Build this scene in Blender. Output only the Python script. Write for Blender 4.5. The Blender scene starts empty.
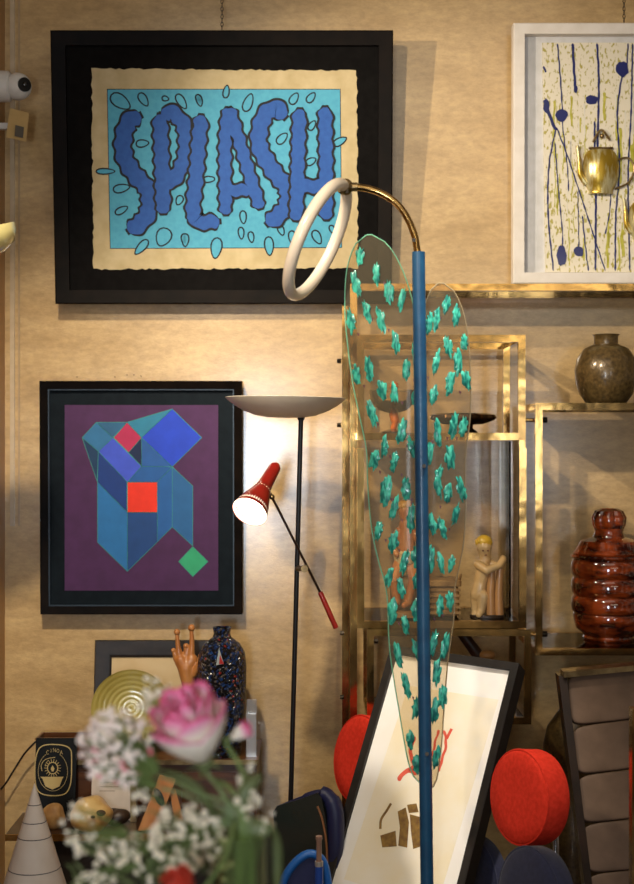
import bpy, bmesh, math, random
from mathutils import Vector, Matrix
PI = math.pi
V = Vector
C = bpy.context.scene.collection
random.seed(7)

# ------------------------------------------------------------------ camera
F = 1350.0; CX, CY = 317.0, 442.0; CZ = 1.55; WY = 4.5
cam_d = bpy.data.cameras.new('camera'); cam = bpy.data.objects.new('camera', cam_d); C.objects.link(cam)
cam.location = (0, 0, CZ); cam.rotation_euler = (PI/2, 0, 0)
cam_d.sensor_fit = 'VERTICAL'; cam_d.sensor_height = 36; cam_d.sensor_width = 36; cam_d.lens = 36*F/884
cam_d.clip_end = 60
cam_d.dof.use_dof = True; cam_d.dof.focus_distance = 3.8; cam_d.dof.aperture_fstop = 3.7
bpy.context.scene.camera = cam
vs = bpy.context.scene.view_settings
vs.view_transform = 'Standard'; vs.look = 'None'; vs.gamma = 1; vs.exposure = 0.0; vs.use_curve_mapping = False

def lin(h):
    h = h.lstrip('#'); r = [int(h[i:i+2], 16)/255 for i in (0, 2, 4)]
    return tuple((c/12.92 if c <= .04045 else ((c+.055)/1.055)**2.4) for c in r)

# ------------------------------------------------------------------ world and lights
w = bpy.data.worlds.new('shop_interior'); bpy.context.scene.world = w; w.use_nodes = True
nt = w.node_tree; bg = nt.nodes['Background']
tc = nt.nodes.new('ShaderNodeTexCoord'); mp = nt.nodes.new('ShaderNodeMapping'); nz = nt.nodes.new('ShaderNodeTexNoise')
mp.inputs['Scale'].default_value = (5, 5, 1.2); nz.inputs['Scale'].default_value = 1.6; nz.inputs['Detail'].default_value = 2
rp = nt.nodes.new('ShaderNodeValToRGB')
rp.color_ramp.elements[0].position = .42; rp.color_ramp.elements[0].color = (.03, .024, .018, 1)
rp.color_ramp.elements[1].position = .66; rp.color_ramp.elements[1].color = (1.0, .8, .6, 1)
nt.links.new(tc.outputs['Generated'], mp.inputs[0]); nt.links.new(mp.outputs[0], nz.inputs[0])
nt.links.new(nz.outputs[0], rp.inputs[0]); nt.links.new(rp.outputs[0], bg.inputs[0])
bg.inputs[1].default_value = 0.46

def spot(name, loc, target, power, angle, blend=.6, size=.03, col=(1, .88, .69)):
    d = bpy.data.lights.new(name, 'SPOT'); o = bpy.data.objects.new(name, d); C.objects.link(o)
    d.energy = power; d.spot_size = math.radians(angle); d.spot_blend = blend; d.shadow_soft_size = size; d.color = col
    o.location = loc; o.rotation_euler = (V(target)-V(loc)).to_track_quat('-Z', 'Y').to_euler(); return o
def area(name, loc, target, power, sx, sy, col):
    d = bpy.data.lights.new(name, 'AREA'); o = bpy.data.objects.new(name, d); C.objects.link(o)
    d.energy = power; d.shape = 'RECTANGLE'; d.size = sx; d.size_y = sy; d.color = col
    o.location = loc; o.rotation_euler = (V(target)-V(loc)).to_track_quat('-Z', 'Y').to_euler(); return o
spot('track_spot_side', (-1.0, 3.0, 2.75), (.8, 4.5, 2.0), 105, 70, .8, .02)
spot('track_spot_front', (-.75, 1.4, 2.95), (.3, 4.5, 1.95), 250, 44, .9, .03)
spot('track_spot_left', (-.7, 2.3, 3.2), (-.6, 4.5, 1.05), 270, 46, .9, .05)
spot('track_spot_picture', (.55, 2.95, 2.95), (.3, 3.75, .62), 175, 28, .7, .03, (1, .92, .8))
spot('track_spot_stools', (-.9, 1.6, 2.4), (.45, 3.7, .55), 90, 26, .8, .05)
area('shopfront_daylight', (-.42, -1.0, 1.35), (-.15, 4.5, 1.45), 40, .3, 1.0, (.8, .89, 1))
area('brass_post_fill', (1.42, -1.0, 1.5), (.6, 4.3, 1.5), 6, .3, .8, (.86, .92, 1))  # added cool area light, puts whitish reflections on the brass posts
area('brass_rail_fill', (1.3, -2.5, 2.8), (.6, 4.3, 2.0), 11, 2.6, .3, (1, .88, .66))  # added unseen warm area light, brightens the top brass rails by reflection
area('ceiling_panel', (.2, 1.2, 3.4), (0, 3.4, 1.2), 9, 2.2, 1.2, (1, .9, .76))

# ------------------------------------------------------------------ materials
MATS = {}
def mat(name, col, rough=.5, metal=0, col2=None, nscale=20, nstretch=(1, 1, 1), bump=0, bscale=None, spec=.5, coat=0,
        coat_r=.1, emit=0, ecol=None, trans=0, ior=1.45, sheen=0, lo=.35, hi=.65, detail=4, bdist=.002):
    if name in MATS: return MATS[name]
    m = bpy.data.materials.new(name); m.use_nodes = True; n = m.node_tree.nodes; L = m.node_tree.links
    b = n['Principled BSDF']
    c = lin(col) if isinstance(col, str) else col
    b.inputs['Base Color'].default_value = (*c, 1); b.inputs['Roughness'].default_value = rough
    b.inputs['Metallic'].default_value = metal; b.inputs['Specular IOR Level'].default_value = spec
    b.inputs['Coat Weight'].default_value = coat; b.inputs['Coat Roughness'].default_value = coat_r
    b.inputs['Transmission Weight'].default_value = trans; b.inputs['IOR'].default_value = ior
    b.inputs['Sheen Weight'].default_value = sheen
    if emit:
        b.inputs['Emission Color'].default_value = (*(lin(ecol) if ecol else c), 1); b.inputs['Emission Strength'].default_value = emit
    t = n.new('ShaderNodeTexCoord'); mp = n.new('ShaderNodeMapping'); mp.inputs['Scale'].default_value = nstretch
    L.new(t.outputs['Object'], mp.inputs[0])
    nz = n.new('ShaderNodeTexNoise'); nz.inputs['Scale'].default_value = nscale; nz.inputs['Detail'].default_value = detail
    L.new(mp.outputs[0], nz.inputs[0])
    if col2 is None: c2 = tuple(x*.86 for x in c)
    else: c2 = lin(col2) if isinstance(col2, str) else col2
    r = n.new('ShaderNodeValToRGB'); r.color_ramp.elements[0].position = lo; r.color_ramp.elements[1].position = hi
    r.color_ramp.elements[0].color = (*c, 1); r.color_ramp.elements[1].color = (*c2, 1)
    L.new(nz.outputs[0], r.inputs[0]); L.new(r.outputs[0], b.inputs['Base Color'])
    if bump:
        bn = n.new('ShaderNodeTexNoise'); bn.inputs['Scale'].default_value = bscale or nscale*4; bn.inputs['Detail'].default_value = 3
        L.new(mp.outputs[0], bn.inputs[0])
        bp = n.new('ShaderNodeBump'); bp.inputs['Strength'].default_value = bump; bp.inputs['Distance'].default_value = bdist
        L.new(bn.outputs[0], bp.inputs['Height']); L.new(bp.outputs[0], b.inputs['Normal'])
    MATS[name] = m; return m
def glass(name, tint='#ffffff', fres=1.45, rough=.03, haze=0, hcol='#ffffff'):
    if name in MATS: return MATS[name]
    m = bpy.data.materials.new(name); m.use_nodes = True; n = m.node_tree.nodes; L = m.node_tree.links; n.clear()
    o = n.new('ShaderNodeOutputMaterial'); tr = n.new('ShaderNodeBsdfTransparent'); gl = n.new('ShaderNodeBsdfGlossy')
    tr.inputs[0].default_value = (*lin(tint), 1); gl.inputs['Roughness'].default_value = rough
    f = n.new('ShaderNodeFresnel'); f.inputs[0].default_value = fres; mx = n.new('ShaderNodeMixShader')
    L.new(f.outputs[0], mx.inputs[0])
    if haze:
        df = n.new('ShaderNodeBsdfDiffuse'); df.inputs[0].default_value = (*lin(hcol), 1)
        m2 = n.new('ShaderNodeMixShader'); m2.inputs[0].default_value = haze
        L.new(tr.outputs[0], m2.inputs[1]); L.new(df.outputs[0], m2.inputs[2]); L.new(m2.outputs[0], mx.inputs[1])
    else: L.new(tr.outputs[0], mx.inputs[1])
    L.new(gl.outputs[0], mx.inputs[2]); L.new(mx.outputs[0], o.inputs[0])
    MATS[name] = m; return m

BRASS = mat('brass', (.70, .44, .15), .15, 1, col2=(.34, .2, .07), nscale=6, nstretch=(1, 1, 1), bump=.4, bscale=5, bdist=.014)
OLDBRASS = mat('aged_brass', (.42, .29, .13), .35, 1, col2=(.2, .13, .06), nscale=25)
CHROME = mat('chrome', (.8, .8, .82), .12, 1)
BLACKM = mat('black_metal', '#0e0e0f', .35, spec=.5)
STEEL = mat('dark_bolt', '#2b241c', .3, .8)

# ------------------------------------------------------------------ geometry helpers
def at(px, py, Y): return V(((px-CX)*Y/F, Y, CZ-(py-CY)*Y/F))
def onplane(px, py, p0, n):
    d = V(((px-CX)/F, 1, -(py-CY)/F)); o = V((0, 0, CZ)); return o + d*((p0-o).dot(n)/d.dot(n))
def px2m(p, Y): return p*Y/F

class MB:
    def __init__(s): s.v = []; s.f = []; s.sm = []; s.mi = []; s.att = []
    def add(s, vs, fs, smooth=False, mi=0, att=None):
        k = len(s.v); s.v += [V(p) for p in vs]
        s.att += att if att else [0.0]*len(vs)
        for f in fs: s.f.append([i+k for i in f]); s.sm.append(smooth); s.mi.append(mi)
        return s
    def hexa(s, b, t, mi=0):       # bottom and top quads, same winding
        return s.add(list(b)+list(t), [(3,2,1,0),(4,5,6,7),(0,1,5,4),(1,2,6,5),(2,3,7,6),(3,0,4,7)], mi=mi)
    def box(s, a, b, mi=0):
        x0,x1 = sorted((a[0],b[0])); y0,y1 = sorted((a[1],b[1])); z0,z1 = sorted((a[2],b[2]))
        q = lambda z: [V((x0,y0,z)),V((x1,y0,z)),V((x1,y1,z)),V((x0,y1,z))]
        return s.hexa(q(z0), q(z1), mi)
    def obox(s, c, u, v, n, hu, hv, hn):   # oriented box, half sizes
        c=V(c); q = lambda k: [c-u*hu-v*hv+n*k, c+u*hu-v*hv+n*k, c+u*hu+v*hv+n*k, c-u*hu+v*hv+n*k]
        return s.hexa(q(-hn), q(hn))
    def rbox(s, c, u, v, n, hu, hv, hn, e=5, nu=18, nv=12):   # superellipsoid cushion
        c=V(c); vs=[]; fs=[]
        sg=lambda x,p: math.copysign(abs(x)**p, x)
        for j in range(nv+1):
            ph=-PI/2+PI*j/nv
            for i in range(nu):
                th=2*PI*i/nu
                a=sg(math.cos(th),2/e)*sg(math.cos(ph),2/e); b=sg(math.sin(th),2/e)*sg(math.cos(ph),2/e); d=sg(math.sin(ph),2/e)
                vs.append(c+u*a*hu+v*b*hv+n*d*hn)
        for j in range(nv):
            for i in range(nu):
                k=(i+1)%nu; fs.append((j*nu+i, j*nu+k, (j+1)*nu+k, (j+1)*nu+i))
        return s.add(vs, fs, True)
    def tube(s, pts, r, seg=10, cap=True, closed=False, mi=0):
        pts=[V(p) for p in pts]; n=len(pts); rs = r if isinstance(r,(list,tuple)) else [r]*n
        vs=[]; fs=[]; up=None
        for i,p in enumerate(pts):
            if closed: t=(pts[(i+1)%n]-pts[i-1]).normalized()
            else: t=(pts[min(i+1,n-1)]-pts[max(i-1,0)]).normalized()
            if up is None:
                a=V((0,0,1)) if abs(t.z)<.9 else V((1,0,0)); up=(a-t*a.dot(t)).normalized()
            else: up=(up-t*up.dot(t)).normalized()
            b=t.cross(up)
            for k in range(seg):
                th=2*PI*k/seg; vs.append(p+(up*math.cos(th)+b*math.sin(th))*rs[i])
        m = n if closed else n-1
        for i in range(m):
            j=(i+1)%n
            for k in range(seg):
                l=(k+1)%seg; fs.append((i*seg+k, i*seg+l, j*seg+l, j*seg+k))
        s.add(vs, fs, True, mi)
        if cap and not closed:
            k0=len(s.v)-len(vs)
            s.f.append([k0+k for k in range(seg)][::-1]); s.sm.append(False); s.mi.append(mi)
            s.f.append([k0+(n-1)*seg+k for k in range(seg)]); s.sm.append(False); s.mi.append(mi)
        return s
    def lathe(s, prof, o, axis=V((0,0,1)), seg=32, sc=(1,1), rfun=None, mi=0):   # prof: (r,h)
        o=V(o); axis=axis.normalized(); a=V((0,0,1)) if abs(axis.z)<.9 else V((1,0,0))
        if abs(axis.z)>=.9: u=V((1,0,0)); u=(u-axis*u.dot(axis)).normalized()
        else: u=(a-axis*a.dot(axis)).normalized()
        v=axis.cross(u); vs=[]; fs=[]
        for j,(r,h) in enumerate(prof):
            for k in range(seg):
                th=2*PI*k/seg; rr=r*(rfun(th,j/len(prof)) if rfun else 1)
                vs.append(o+axis*h+u*math.cos(th)*rr*sc[0]+v*math.sin(th)*rr*sc[1])
        for j in range(len(prof)-1):
            for k in range(seg):
                l=(k+1)%seg; fs.append((j*seg+k,j*seg+l,(j+1)*seg+l,(j+1)*seg+k))
        return s.add(vs, fs, True, mi)
    def ball(s, c, r, sc=(1,1,1), seg=12, rings=8, R=None):
        vs=[]; fs=[]; c=V(c)
        for j in range(rings+1):
            ph=-PI/2+PI*j/rings
            for k in range(seg):
                th=2*PI*k/seg; p=V((math.cos(th)*math.cos(ph)*sc[0], math.sin(th)*math.cos(ph)*sc[1], math.sin(ph)*sc[2]))*r
                vs.append(c+(R@p if R else p))
        for j in range(rings):
            for k in range(seg):
                l=(k+1)%seg; fs.append((j*seg+k,j*seg+l,(j+1)*seg+l,(j+1)*seg+k))
        return s.add(vs, fs, True)
    def prism(s, poly, n, t, mi=0, rim=None):      # poly (world points) extruded by n*t
        k=len(poly); a=[V(p) for p in poly]; b=[p+n*t for p in a]
        s.add(a+b, [list(range(k))[::-1], list(range(k,2*k))], mi=mi)
        k0=len(s.v)-2*k
        for i in range(k):
            j=(i+1)%k; s.f.append([k0+i,k0+j,k0+k+j,k0+k+i]); s.sm.append(False); s.mi.append(mi if rim is None else rim)
        return s
    def build(s, name, m, parent=None, mods=None, att=None):
        me=bpy.data.meshes.new(name)
        xs=[p.x for p in s.v]; ys=[p.y for p in s.v]; zs=[p.z for p in s.v]
        org=V(((min(xs)+max(xs))/2,(min(ys)+max(ys))/2,min(zs)))
        me.from_pydata([p-org for p in s.v],[],s.f)
        for mm in (m if isinstance(m,(list,tuple)) else [m]): me.materials.append(mm)
        for i,p in enumerate(me.polygons): p.use_smooth=s.sm[i]; p.material_index=s.mi[i]
        if att:
            a=me.attributes.new(att,'FLOAT','POINT')
            for i,x in enumerate(s.att): a.data[i].value=x
        bm=bmesh.new(); bm.from_mesh(me); bmesh.ops.recalc_face_normals(bm,faces=bm.faces); bm.to_mesh(me); bm.free()
        me.set_sharp_from_angle(angle=math.radians(38)); me.update()
        o=bpy.data.objects.new(name,me); C.objects.link(o)
        if parent:
            o.parent=parent; po=V(parent['_w']); o.location=org-po
        else: o.location=org
        o['_w']=tuple(org)
        return o
def thing(name, loc, label, cat, group=None):
    o=bpy.data.objects.new(name,None); C.objects.link(o); o.location=loc; o['_w']=tuple(V(loc)); o.empty_display_size=.05
    o['label']=label; o['category']=cat
    if group: o['group']=group
    return o
def tag(o, label, cat, group=None):
    o['label']=label; o['category']=cat
    if group: o['group']=group
    return o
def struct(o): o['kind']='structure'; return o
def smooth_poly(pts, n=6, closed=False):           # Catmull-Rom
    P=[V(p) for p in pts]; out=[]; m=len(P)
    rng=range(m if closed else m-1)
    for i in rng:
        if closed: p0,p1,p2,p3=P[i-1],P[i],P[(i+1)%m],P[(i+2)%m]
        else: p0,p1,p2,p3=P[max(i-1,0)],P[i],P[i+1],P[min(i+2,m-1)]
        for k in range(n):
            t=k/n; out.append(.5*((2*p1)+(p2-p0)*t+(2*p0-5*p1+4*p2-p3)*t*t+(3*p1-p0-3*p2+p3)*t**3))
    if not closed: out.append(P[-1])
    return out

X_=V((1,0,0)); Y_=V((0,1,0)); Z_=V((0,0,1)); CAMW=V((0,-1,0))

# ================================================================== SETTING
def wall_mat():
    m=mat('silk_wall','#cfae7b',.55,col2='#b59462',nscale=3.2,nstretch=(1,1,3.2),bump=.5,bscale=110,coat=1,coat_r=.2,spec=.2,lo=.3,hi=.72,detail=8)
    n=m.node_tree.nodes; L=m.node_tree.links; b=n['Principled BSDF']; b.inputs['Coat IOR'].default_value=1.85
    src=b.inputs['Base Color'].links[0].from_socket
    tcn=n.new('ShaderNodeTexCoord'); mp=n.new('ShaderNodeMapping'); mp.inputs['Scale'].default_value=(1,1,2.2); L.new(tcn.outputs['Object'],mp.inputs[0])
    fz=n.new('ShaderNodeTexNoise'); fz.inputs['Scale'].default_value=26; fz.inputs['Detail'].default_value=8; fz.inputs['Roughness'].default_value=.75; L.new(mp.outputs[0],fz.inputs[0])
    rr=n.new('ShaderNodeValToRGB'); rr.color_ramp.elements[0].position=.33; rr.color_ramp.elements[0].color=(.8,.78,.74,1); rr.color_ramp.elements[1].position=.66; rr.color_ramp.elements[1].color=(1.12,1.12,1.1,1); L.new(fz.outputs[0],rr.inputs[0])
    mx=n.new('ShaderNodeMix'); mx.data_type='RGBA'; mx.blend_type='MULTIPLY'; mx.inputs[0].default_value=1; L.new(src,mx.inputs[6]); L.new(rr.outputs[0],mx.inputs[7]); L.new(mx.outputs[2],b.inputs['Base Color'])
    return m
WALL=wall_mat()
struct(MB().box((-1.04,WY,0),(2.4,WY+.1,3.6)).build('wall_back',WALL))
struct(MB().box((-1.14,-.5,0),(-1.04,WY+.1,3.6)).build('wall_left',mat('ochre_wall','#b98a4e',.45,col2='#a67a42',nscale=3)))
struct(MB().box((-1.14,-2,-.05),(2.4,WY+.1,0)).build('floor',mat('dark_wood_floor','#3a2a1e',.4,col2='#2a1d14',nscale=6,nstretch=(8,1,1))))
struct(MB().box(at(10,0,4.49)-V((0,0,1.75)),at(15,0,4.499)+V((0,0,.6))).build('trim_1',mat('acrylic_trim','#c9b394',.15,coat=.6)))
struct(MB().box(at(18,0,4.495)-V((0,0,1.75)),at(20,0,4.499)+V((0,0,.6))).build('trim_2',mat('acrylic_trim2','#b59a76',.2,coat=.4)))

# ================================================================== PICTURES
class Pic:
    """rectangle standing at real distance; TL,TR,BL world corners of the front edge plane"""
    def __init__(s,TL,TR,BL):
        s.TL=V(TL); s.u=(V(TR)-s.TL); s.w=s.u.length; s.u.normalize()
        v=(V(BL)-s.TL); v-=s.u*v.dot(s.u); s.h=v.length; s.v=v.normalized(); s.n=s.v.cross(s.u)
        if s.n.y>0: s.n=-s.n
    def pt(s,a,b,h=0): return s.TL+s.u*a+s.v*b+s.n*h
    def frame(s,prof,mb=None,out=0):
        """prof: list of (inset,height)"""
        mb=mb or MB(); k=len(prof); vs=[]; fs=[]
        for (i,h) in prof:
            vs+=[s.pt(i,i,h),s.pt(s.w-i,i,h),s.pt(s.w-i,s.h-i,h),s.pt(i,s.h-i,h)]
        for j in range(k):
            l=(j+1)%k
            for a in range(4):
                b=(a+1)%4; fs.append((j*4+a,j*4+b,l*4+b,l*4+a))
        return mb.add(vs,fs)
    def panel(s,i,h0,h1,mb=None):
        mb=mb or MB()
        q=lambda h:[s.pt(i,i,h),s.pt(s.w-i,i,h),s.pt(s.w-i,s.h-i,h),s.pt(i,s.h-i,h)]
        return mb.hexa(q(h0),q(h1))
    def px(s,x,y,h=0):
        return onplane(x,y,s.TL,s.n)+s.n*h

def ribbon(mb,pts,n,w,h0=0,t=.0006,amp=0,freq=1.0,ph=0,extra=0,endw=1.0):
    """flat wavy ribbon along world points lying in plane with normal n"""
    P=smooth_poly(pts,20 if amp and extra or endw!=1 or not amp else 14); vs=[]; s=0; fs=[]; N=len(P)
    tot=sum((P[i+1]-P[i]).length for i in range(N-1))
    ws = w if isinstance(w,(list,tuple)) else None
    for i,p in enumerate(P):
        if i: s+=(P[i]-P[i-1]).length
        tdir=(P[min(i+1,N-1)]-P[max(i-1,0)]).normalized(); b=n.cross(tdir)
        ww=(ws[0]+(ws[1]-ws[0])*i/(N-1)) if ws else w
        e=1
        dl=ww+extra+amp*math.sin(s*freq+ph); dr=ww+extra+amp*math.sin(s*freq*1.13+ph+2)
        if i==0: p=p-tdir*extra
        if i==N-1: p=p+tdir*extra
        if amp:
            q_=min(s,tot-s)/max(ww,1e-6)
            if q_<1: e=math.sqrt(max(.12,1-(1-q_)**2)); dl*=e; dr*=e
        vs+=[p+b*dl+n*(h0),p-b*dr+n*(h0),p+b*dl+n*(h0+t),p-b*dr+n*(h0+t)]
    for i in range(N-1):
        a=i*4; c=a+4
        fs+=[(a+2,a+3,c+3,c+2),(a,c,c+1,a+1),(a,a+2,c+2,c),(a+1,c+1,c+3,a+3)]
    fs+=[(0,1,3,2),((N-1)*4,(N-1)*4+2,(N-1)*4+3,(N-1)*4+1)]
    return mb.add(vs,fs)

# ---- splash print
pY=lambda y:4.345+(y-31)/273*.085
P1=Pic(at(51,31,pY(31)),at(393,31,pY(31)),at(56,304,pY(304)))
t=thing('framed_print',P1.pt(P1.w/2,P1.h,-.03),'large black-framed print of wavy blue letters on sky blue, hanging at upper left','picture')
BF=mat('black_wood_frame','#150e09',.45,col2='#0b0705',nscale=14,spec=.05)
m=px2m(1,4.38)
P1.frame([(0,-.03),(0,.012),(.004,.016),(14*m,.004),(14*m,-.012),(14*m,-.03)]).build('frame',BF,t)
P1.panel(13.5*m,-.028,-.014).build('mat_board',mat('black_mat_board','#0e0c0b',.6,col2='#131110',nscale=40,spec=.04),t)
# deckled paper
def deckle(P,x0,y0,x1,y1,h,a=1.0,step=4):
    pts=[]
    def seg(xa,ya,xb,yb):
        n=max(2,int(math.hypot(xb-xa,yb-ya)/step))
        for i in range(n):
            f=i/n; pts.append(P.px(xa+(xb-xa)*f+random.uniform(-a,a),ya+(yb-ya)*f+random.uniform(-a,a),h))
    seg(x0,y0,x1,y0+2); seg(x1,y0+2,x1+1,y1-2); seg(x1+1,y1-2,x0+2,y1-1); seg(x0+2,y1-1,x0,y0)
    return pts
pap=MB(); pap.prism(deckle(P1,91,68,357,270,-.0135),P1.n,.0015)
paper=pap.build('paper_sheet',mat('handmade_paper','#c8b58c',.85,col2='#b8a47a',nscale=18,bump=.4),t)
blk=MB(); lt=MB()
q=[P1.px(107,89,-.0118),P1.px(340,89,-.0118),P1.px(341.5,247,-.0118),P1.px(110,248,-.0118)]
blk.prism([P1.px(106.3,88.3,-.012),P1.px(340.7,88.3,-.012),P1.px(342.2,247.8,-.012),P1.px(109.3,248.7,-.012)],P1.n,.0002)
lt.prism(q,P1.n,.0003)
INK=mat('black_ink','#0b1018',.7); SKY=mat('sky_blue_ink','#52a6c0',.75,col2='#4a9cba',nscale=60); ROY=mat('royal_blue_ink','#2457a4',.7,col2='#1f4f9a',nscale=60)
def drop(x,y,L,wd,ang,k=0):
    """tear or loop drop outlined in black"""
    pts_o=[]; pts_i=[]
    for i in range(14):
        th=2*PI*i/14; a=math.cos(th)*L; b=math.sin(th)*wd*(1-.25*math.cos(th))
        for lst,e in ((pts_o,1.2),(pts_i,-.35)):
            aa=a*(L+e)/L; bb=b*(wd+e)/wd
            ca,sa=math.cos(ang),math.sin(ang); lst.append((x+aa*ca-bb*sa,y+aa*sa+bb*ca))
    h=-.0113+k*.0001
    blk.prism([P1.px(a,b,h) for a,b in pts_o],P1.n,.0001); lt.prism([P1.px(a,b,h+.0002) for a,b in pts_i],P1.n,.0001)
drops=[(120,101,11,6,.6),(143,99,7,3.5,1.0),(181,101,8,3.5,1.0),(199,100,5.5,2.5,1.3),(165,98,3,2,.2),(142,143,6,3.2,-.1),(121,188,8,3.6,-.2),(121,210,6.5,2.8,-.5),
(163,237,9,7,2.0),(185,240,6,3,1.6),(141,247,9,3.5,2.3),(105,171,9,2.4,0),(209,179,5,2.4,-.2),(179,200,4.5,3,2),(216,248,10,5,1.7),(269,246,9,4,1.5),
(226,91,6,2.6,-1.4),(248,102,9,4,-1.2),(199,99,5,2.4,1.1),(294,98,6,3.4,-1),(311,97,5.5,3,-.9),(312,125,5,2.6,-1),(282,138,6.5,3.5,-.8),(311,161,5,3,-.5),
(340,141,7,3.2,-.5),(209,179,5,2.5,0),(243,217,6,2.8,1.5),(241,233,5.5,2.4,1.5),(251,237,5,2.4,1.4),(317,237,7,3.6,1.1),(184,239,5,2.6,1.5),(333,230,5,2.2,1),(292,237,6,3,1.5),(281,230,5,2.6,1.2)]
for i,d in enumerate(drops): drop(*d,k=i%3)
let_b=MB(); let_f=MB()
letters=[  # (letter, strokes, half width px)
 ([[(140,115),(128,122),(122.8,140),(124.6,158),(135,175),(147,189),(149,207),(142,221),(128,231)]],8.2),
 ([[(159.6,114),(160.7,140),(162,175),(163,213)],[(161,114),(173,113),(184,127),(185,154),(177,174),(165,186)]],7.2),
 ([[(201,115),(198,147),(196,175),(193,205),(193,221)],[(193,214),(197,221),(206,222),(219,221)]],7.0),
 ([[(228,108),(225,140),(225,180),(225.5,214)],[(229,108),(239,140),(248,170),(260,208)],[(226,190),(250,190)]],6.0),
 ([[(285,117),(275,108),(263,118),(259,144),(272,169),(287,189),(285,208),(267,224)]],8.0),
 ([[(299.5,109),(298,158),(296,220)],[(325,107),(326,160),(326,219)],[(298,186),(326,186)]],6.6)]
for i,(strokes,hw) in enumerate(letters):
    for k,st in enumerate(strokes):
        pp=[P1.px(a,b) for a,b in st]; ph=i*1.7+k
        ribbon(let_b,pp,P1.n,hw*m,-.0105+i*.0004,.0001,amp=1.1*m,freq=138,ph=ph,extra=2.3*m)
        ribbon(let_f,pp,P1.n,(hw-.2)*m,-.0103+i*.0004+k*.00006,.00005,amp=1.1*m,freq=138,ph=ph)
blk.build('ink_outline',INK,paper); lt.build('blue_ground',SKY,paper); let_b.build('letter_outline',INK,paper); let_f.build('lettering',ROY,paper)
# chain
def chain(px,y0,y1,Y0,Y1,label):
    mb=MB(); n=int(abs(y1-y0)/4)+1
    for i in range(n):
        f=(i+.5)/n; c=at(px,y0+(y1-y0)*f,Y0+(Y1-Y0)*f); a=.008; b=.004; ax = X_ if i%2 else Y_
        mb.tube([c+ax*math.cos(2*PI*k/8)*b+Z_*math.sin(2*PI*k/8)*a for k in range(8)],.0013,5,closed=True)
    return tag(mb.build('hanging_chain',STEEL),label,'chain')
chain(222,-12,30,4.47,4.37,'thin dark chain holding the large blue-lettered print')
chain(624,-12,22,4.47,4.43,'thin dark chain above the white-framed drip painting')

# ---- geometric print
P2=Pic(at(40,381,4.44),at(242,381,4.44),at(41,614,4.455)); m2=px2m(1,4.45)
t=thing('framed_print',P2.pt(P2.w/2,P2.h,-.03),'black-framed purple print of blue angular solids with a red square','picture')
P2.frame([(0,-.03),(0,.01),(.003,.013),(8*m2,.006),(8*m2,-.03)]).build('frame',BF,t)
P2.frame([(8*m2,-.004),(8*m2,.003),(9.2*m2,.003),(9.2*m2,-.004)]).build('inner_fillet',mat('blue_grey_fillet','#33404c',.4,.2),t)
P2.panel(7.9*m2,-.028,-.012).build('mat_board',mat('slate_mat_board','#10171d',.6,col2='#141c22',nscale=30,spec=.1),t)
sh=MB(); sh.prism([P2.px(64,405,-.0118),P2.px(218,405,-.0118),P2.px(218,591,-.0118),P2.px(64,591,-.0118)],P2.n,.0008)
sheet=sh.build('print_sheet',mat('plum_ink','#4a2552',.7,col2='#43204a',nscale=20),t)
cv=lambda x,y:(x/2.536,360+y/2.536)
polys=[('#2f6f9e',[(207,197),(243,158),(285,197),(248,232)]),('#2a5f86',[(243,158),(321,158),(285,197)]),('#b02a55',[(321,158),(358,197),(325,235),(287,197)]),
('#2b7c9c',[(321,158),(436,124),(358,197)]),('#2446c8',[(436,124),(511,197),(436,271),(358,197)]),('#4056cc',[(285,197),(358,270),(322,310),(248,232)]),
('#10244a',[(358,197),(358,270),(325,235)]),('#25599e',[(358,197),(436,271),(358,270)]),('#173a5e',[(207,197),(248,232),(245,308)]),
('#173a80',[(248,232),(322,310),(322,387),(246,310)]),('#22599c',[(358,270),(436,271),(398,310),(322,310)]),('#e8331f',[(321,310),(398,310),(398,387),(321,387)]),
('#235da0',[(398,310),(436,271),(436,424),(398,462)]),('#27629a',[(436,271),(488,320),(488,472),(436,424)]),('#2770ae',[(246,310),(322,387),(322,537),(246,463)]),
('#1d4682',[(322,387),(398,387),(398,462),(322,537)]),('#35a878',[(488,474),(527,512),(488,550),(452,512)])]
mb=MB(); mts=[]
for i,(c,pl) in enumerate(polys):
    mb.prism([P2.px(*cv(*p),-.0108) for p in pl],P2.n,.0003,mi=i); mts.append(mat('ink_'+c[1:],c,.7))
mb.build('angular_shapes',mts,sheet)
mb=MB()
for c,pl in polys:
    for a,b in zip(pl,pl[1:]+pl[:1]): ribbon(mb,[P2.px(*cv(*a)),P2.px(*cv(*b))],P2.n,.0009,-.0103,.0002)
mb.build('line_work',mat('teal_line','#3c8f86',.7),sheet)
tgm=MB(); tgm.prism([P2.px(237,603,.0075),P2.px(242,604,.0075),P2.px(242,610,.0075),P2.px(237,609,.0075)],P2.n,.0005); tgm.build('price_tag',mat('tag_paper','#c9b8a4',.7),t)
for i,(x,y) in enumerate([(77,377),(115,377),(127,375),(134,375),(141,376)]):
    tag(MB().tube([at(x,y,4.5),at(x,y,4.49)],[.0015,.002],8).build('wall_nail',STEEL),['leftmost small nail in the wall above the purple print','second nail from the left above the purple print','middle nail of the row above the purple print','second nail from the right above the purple print','rightmost nail above the purple print'][i],'nail','nails above the purple print')

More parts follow.
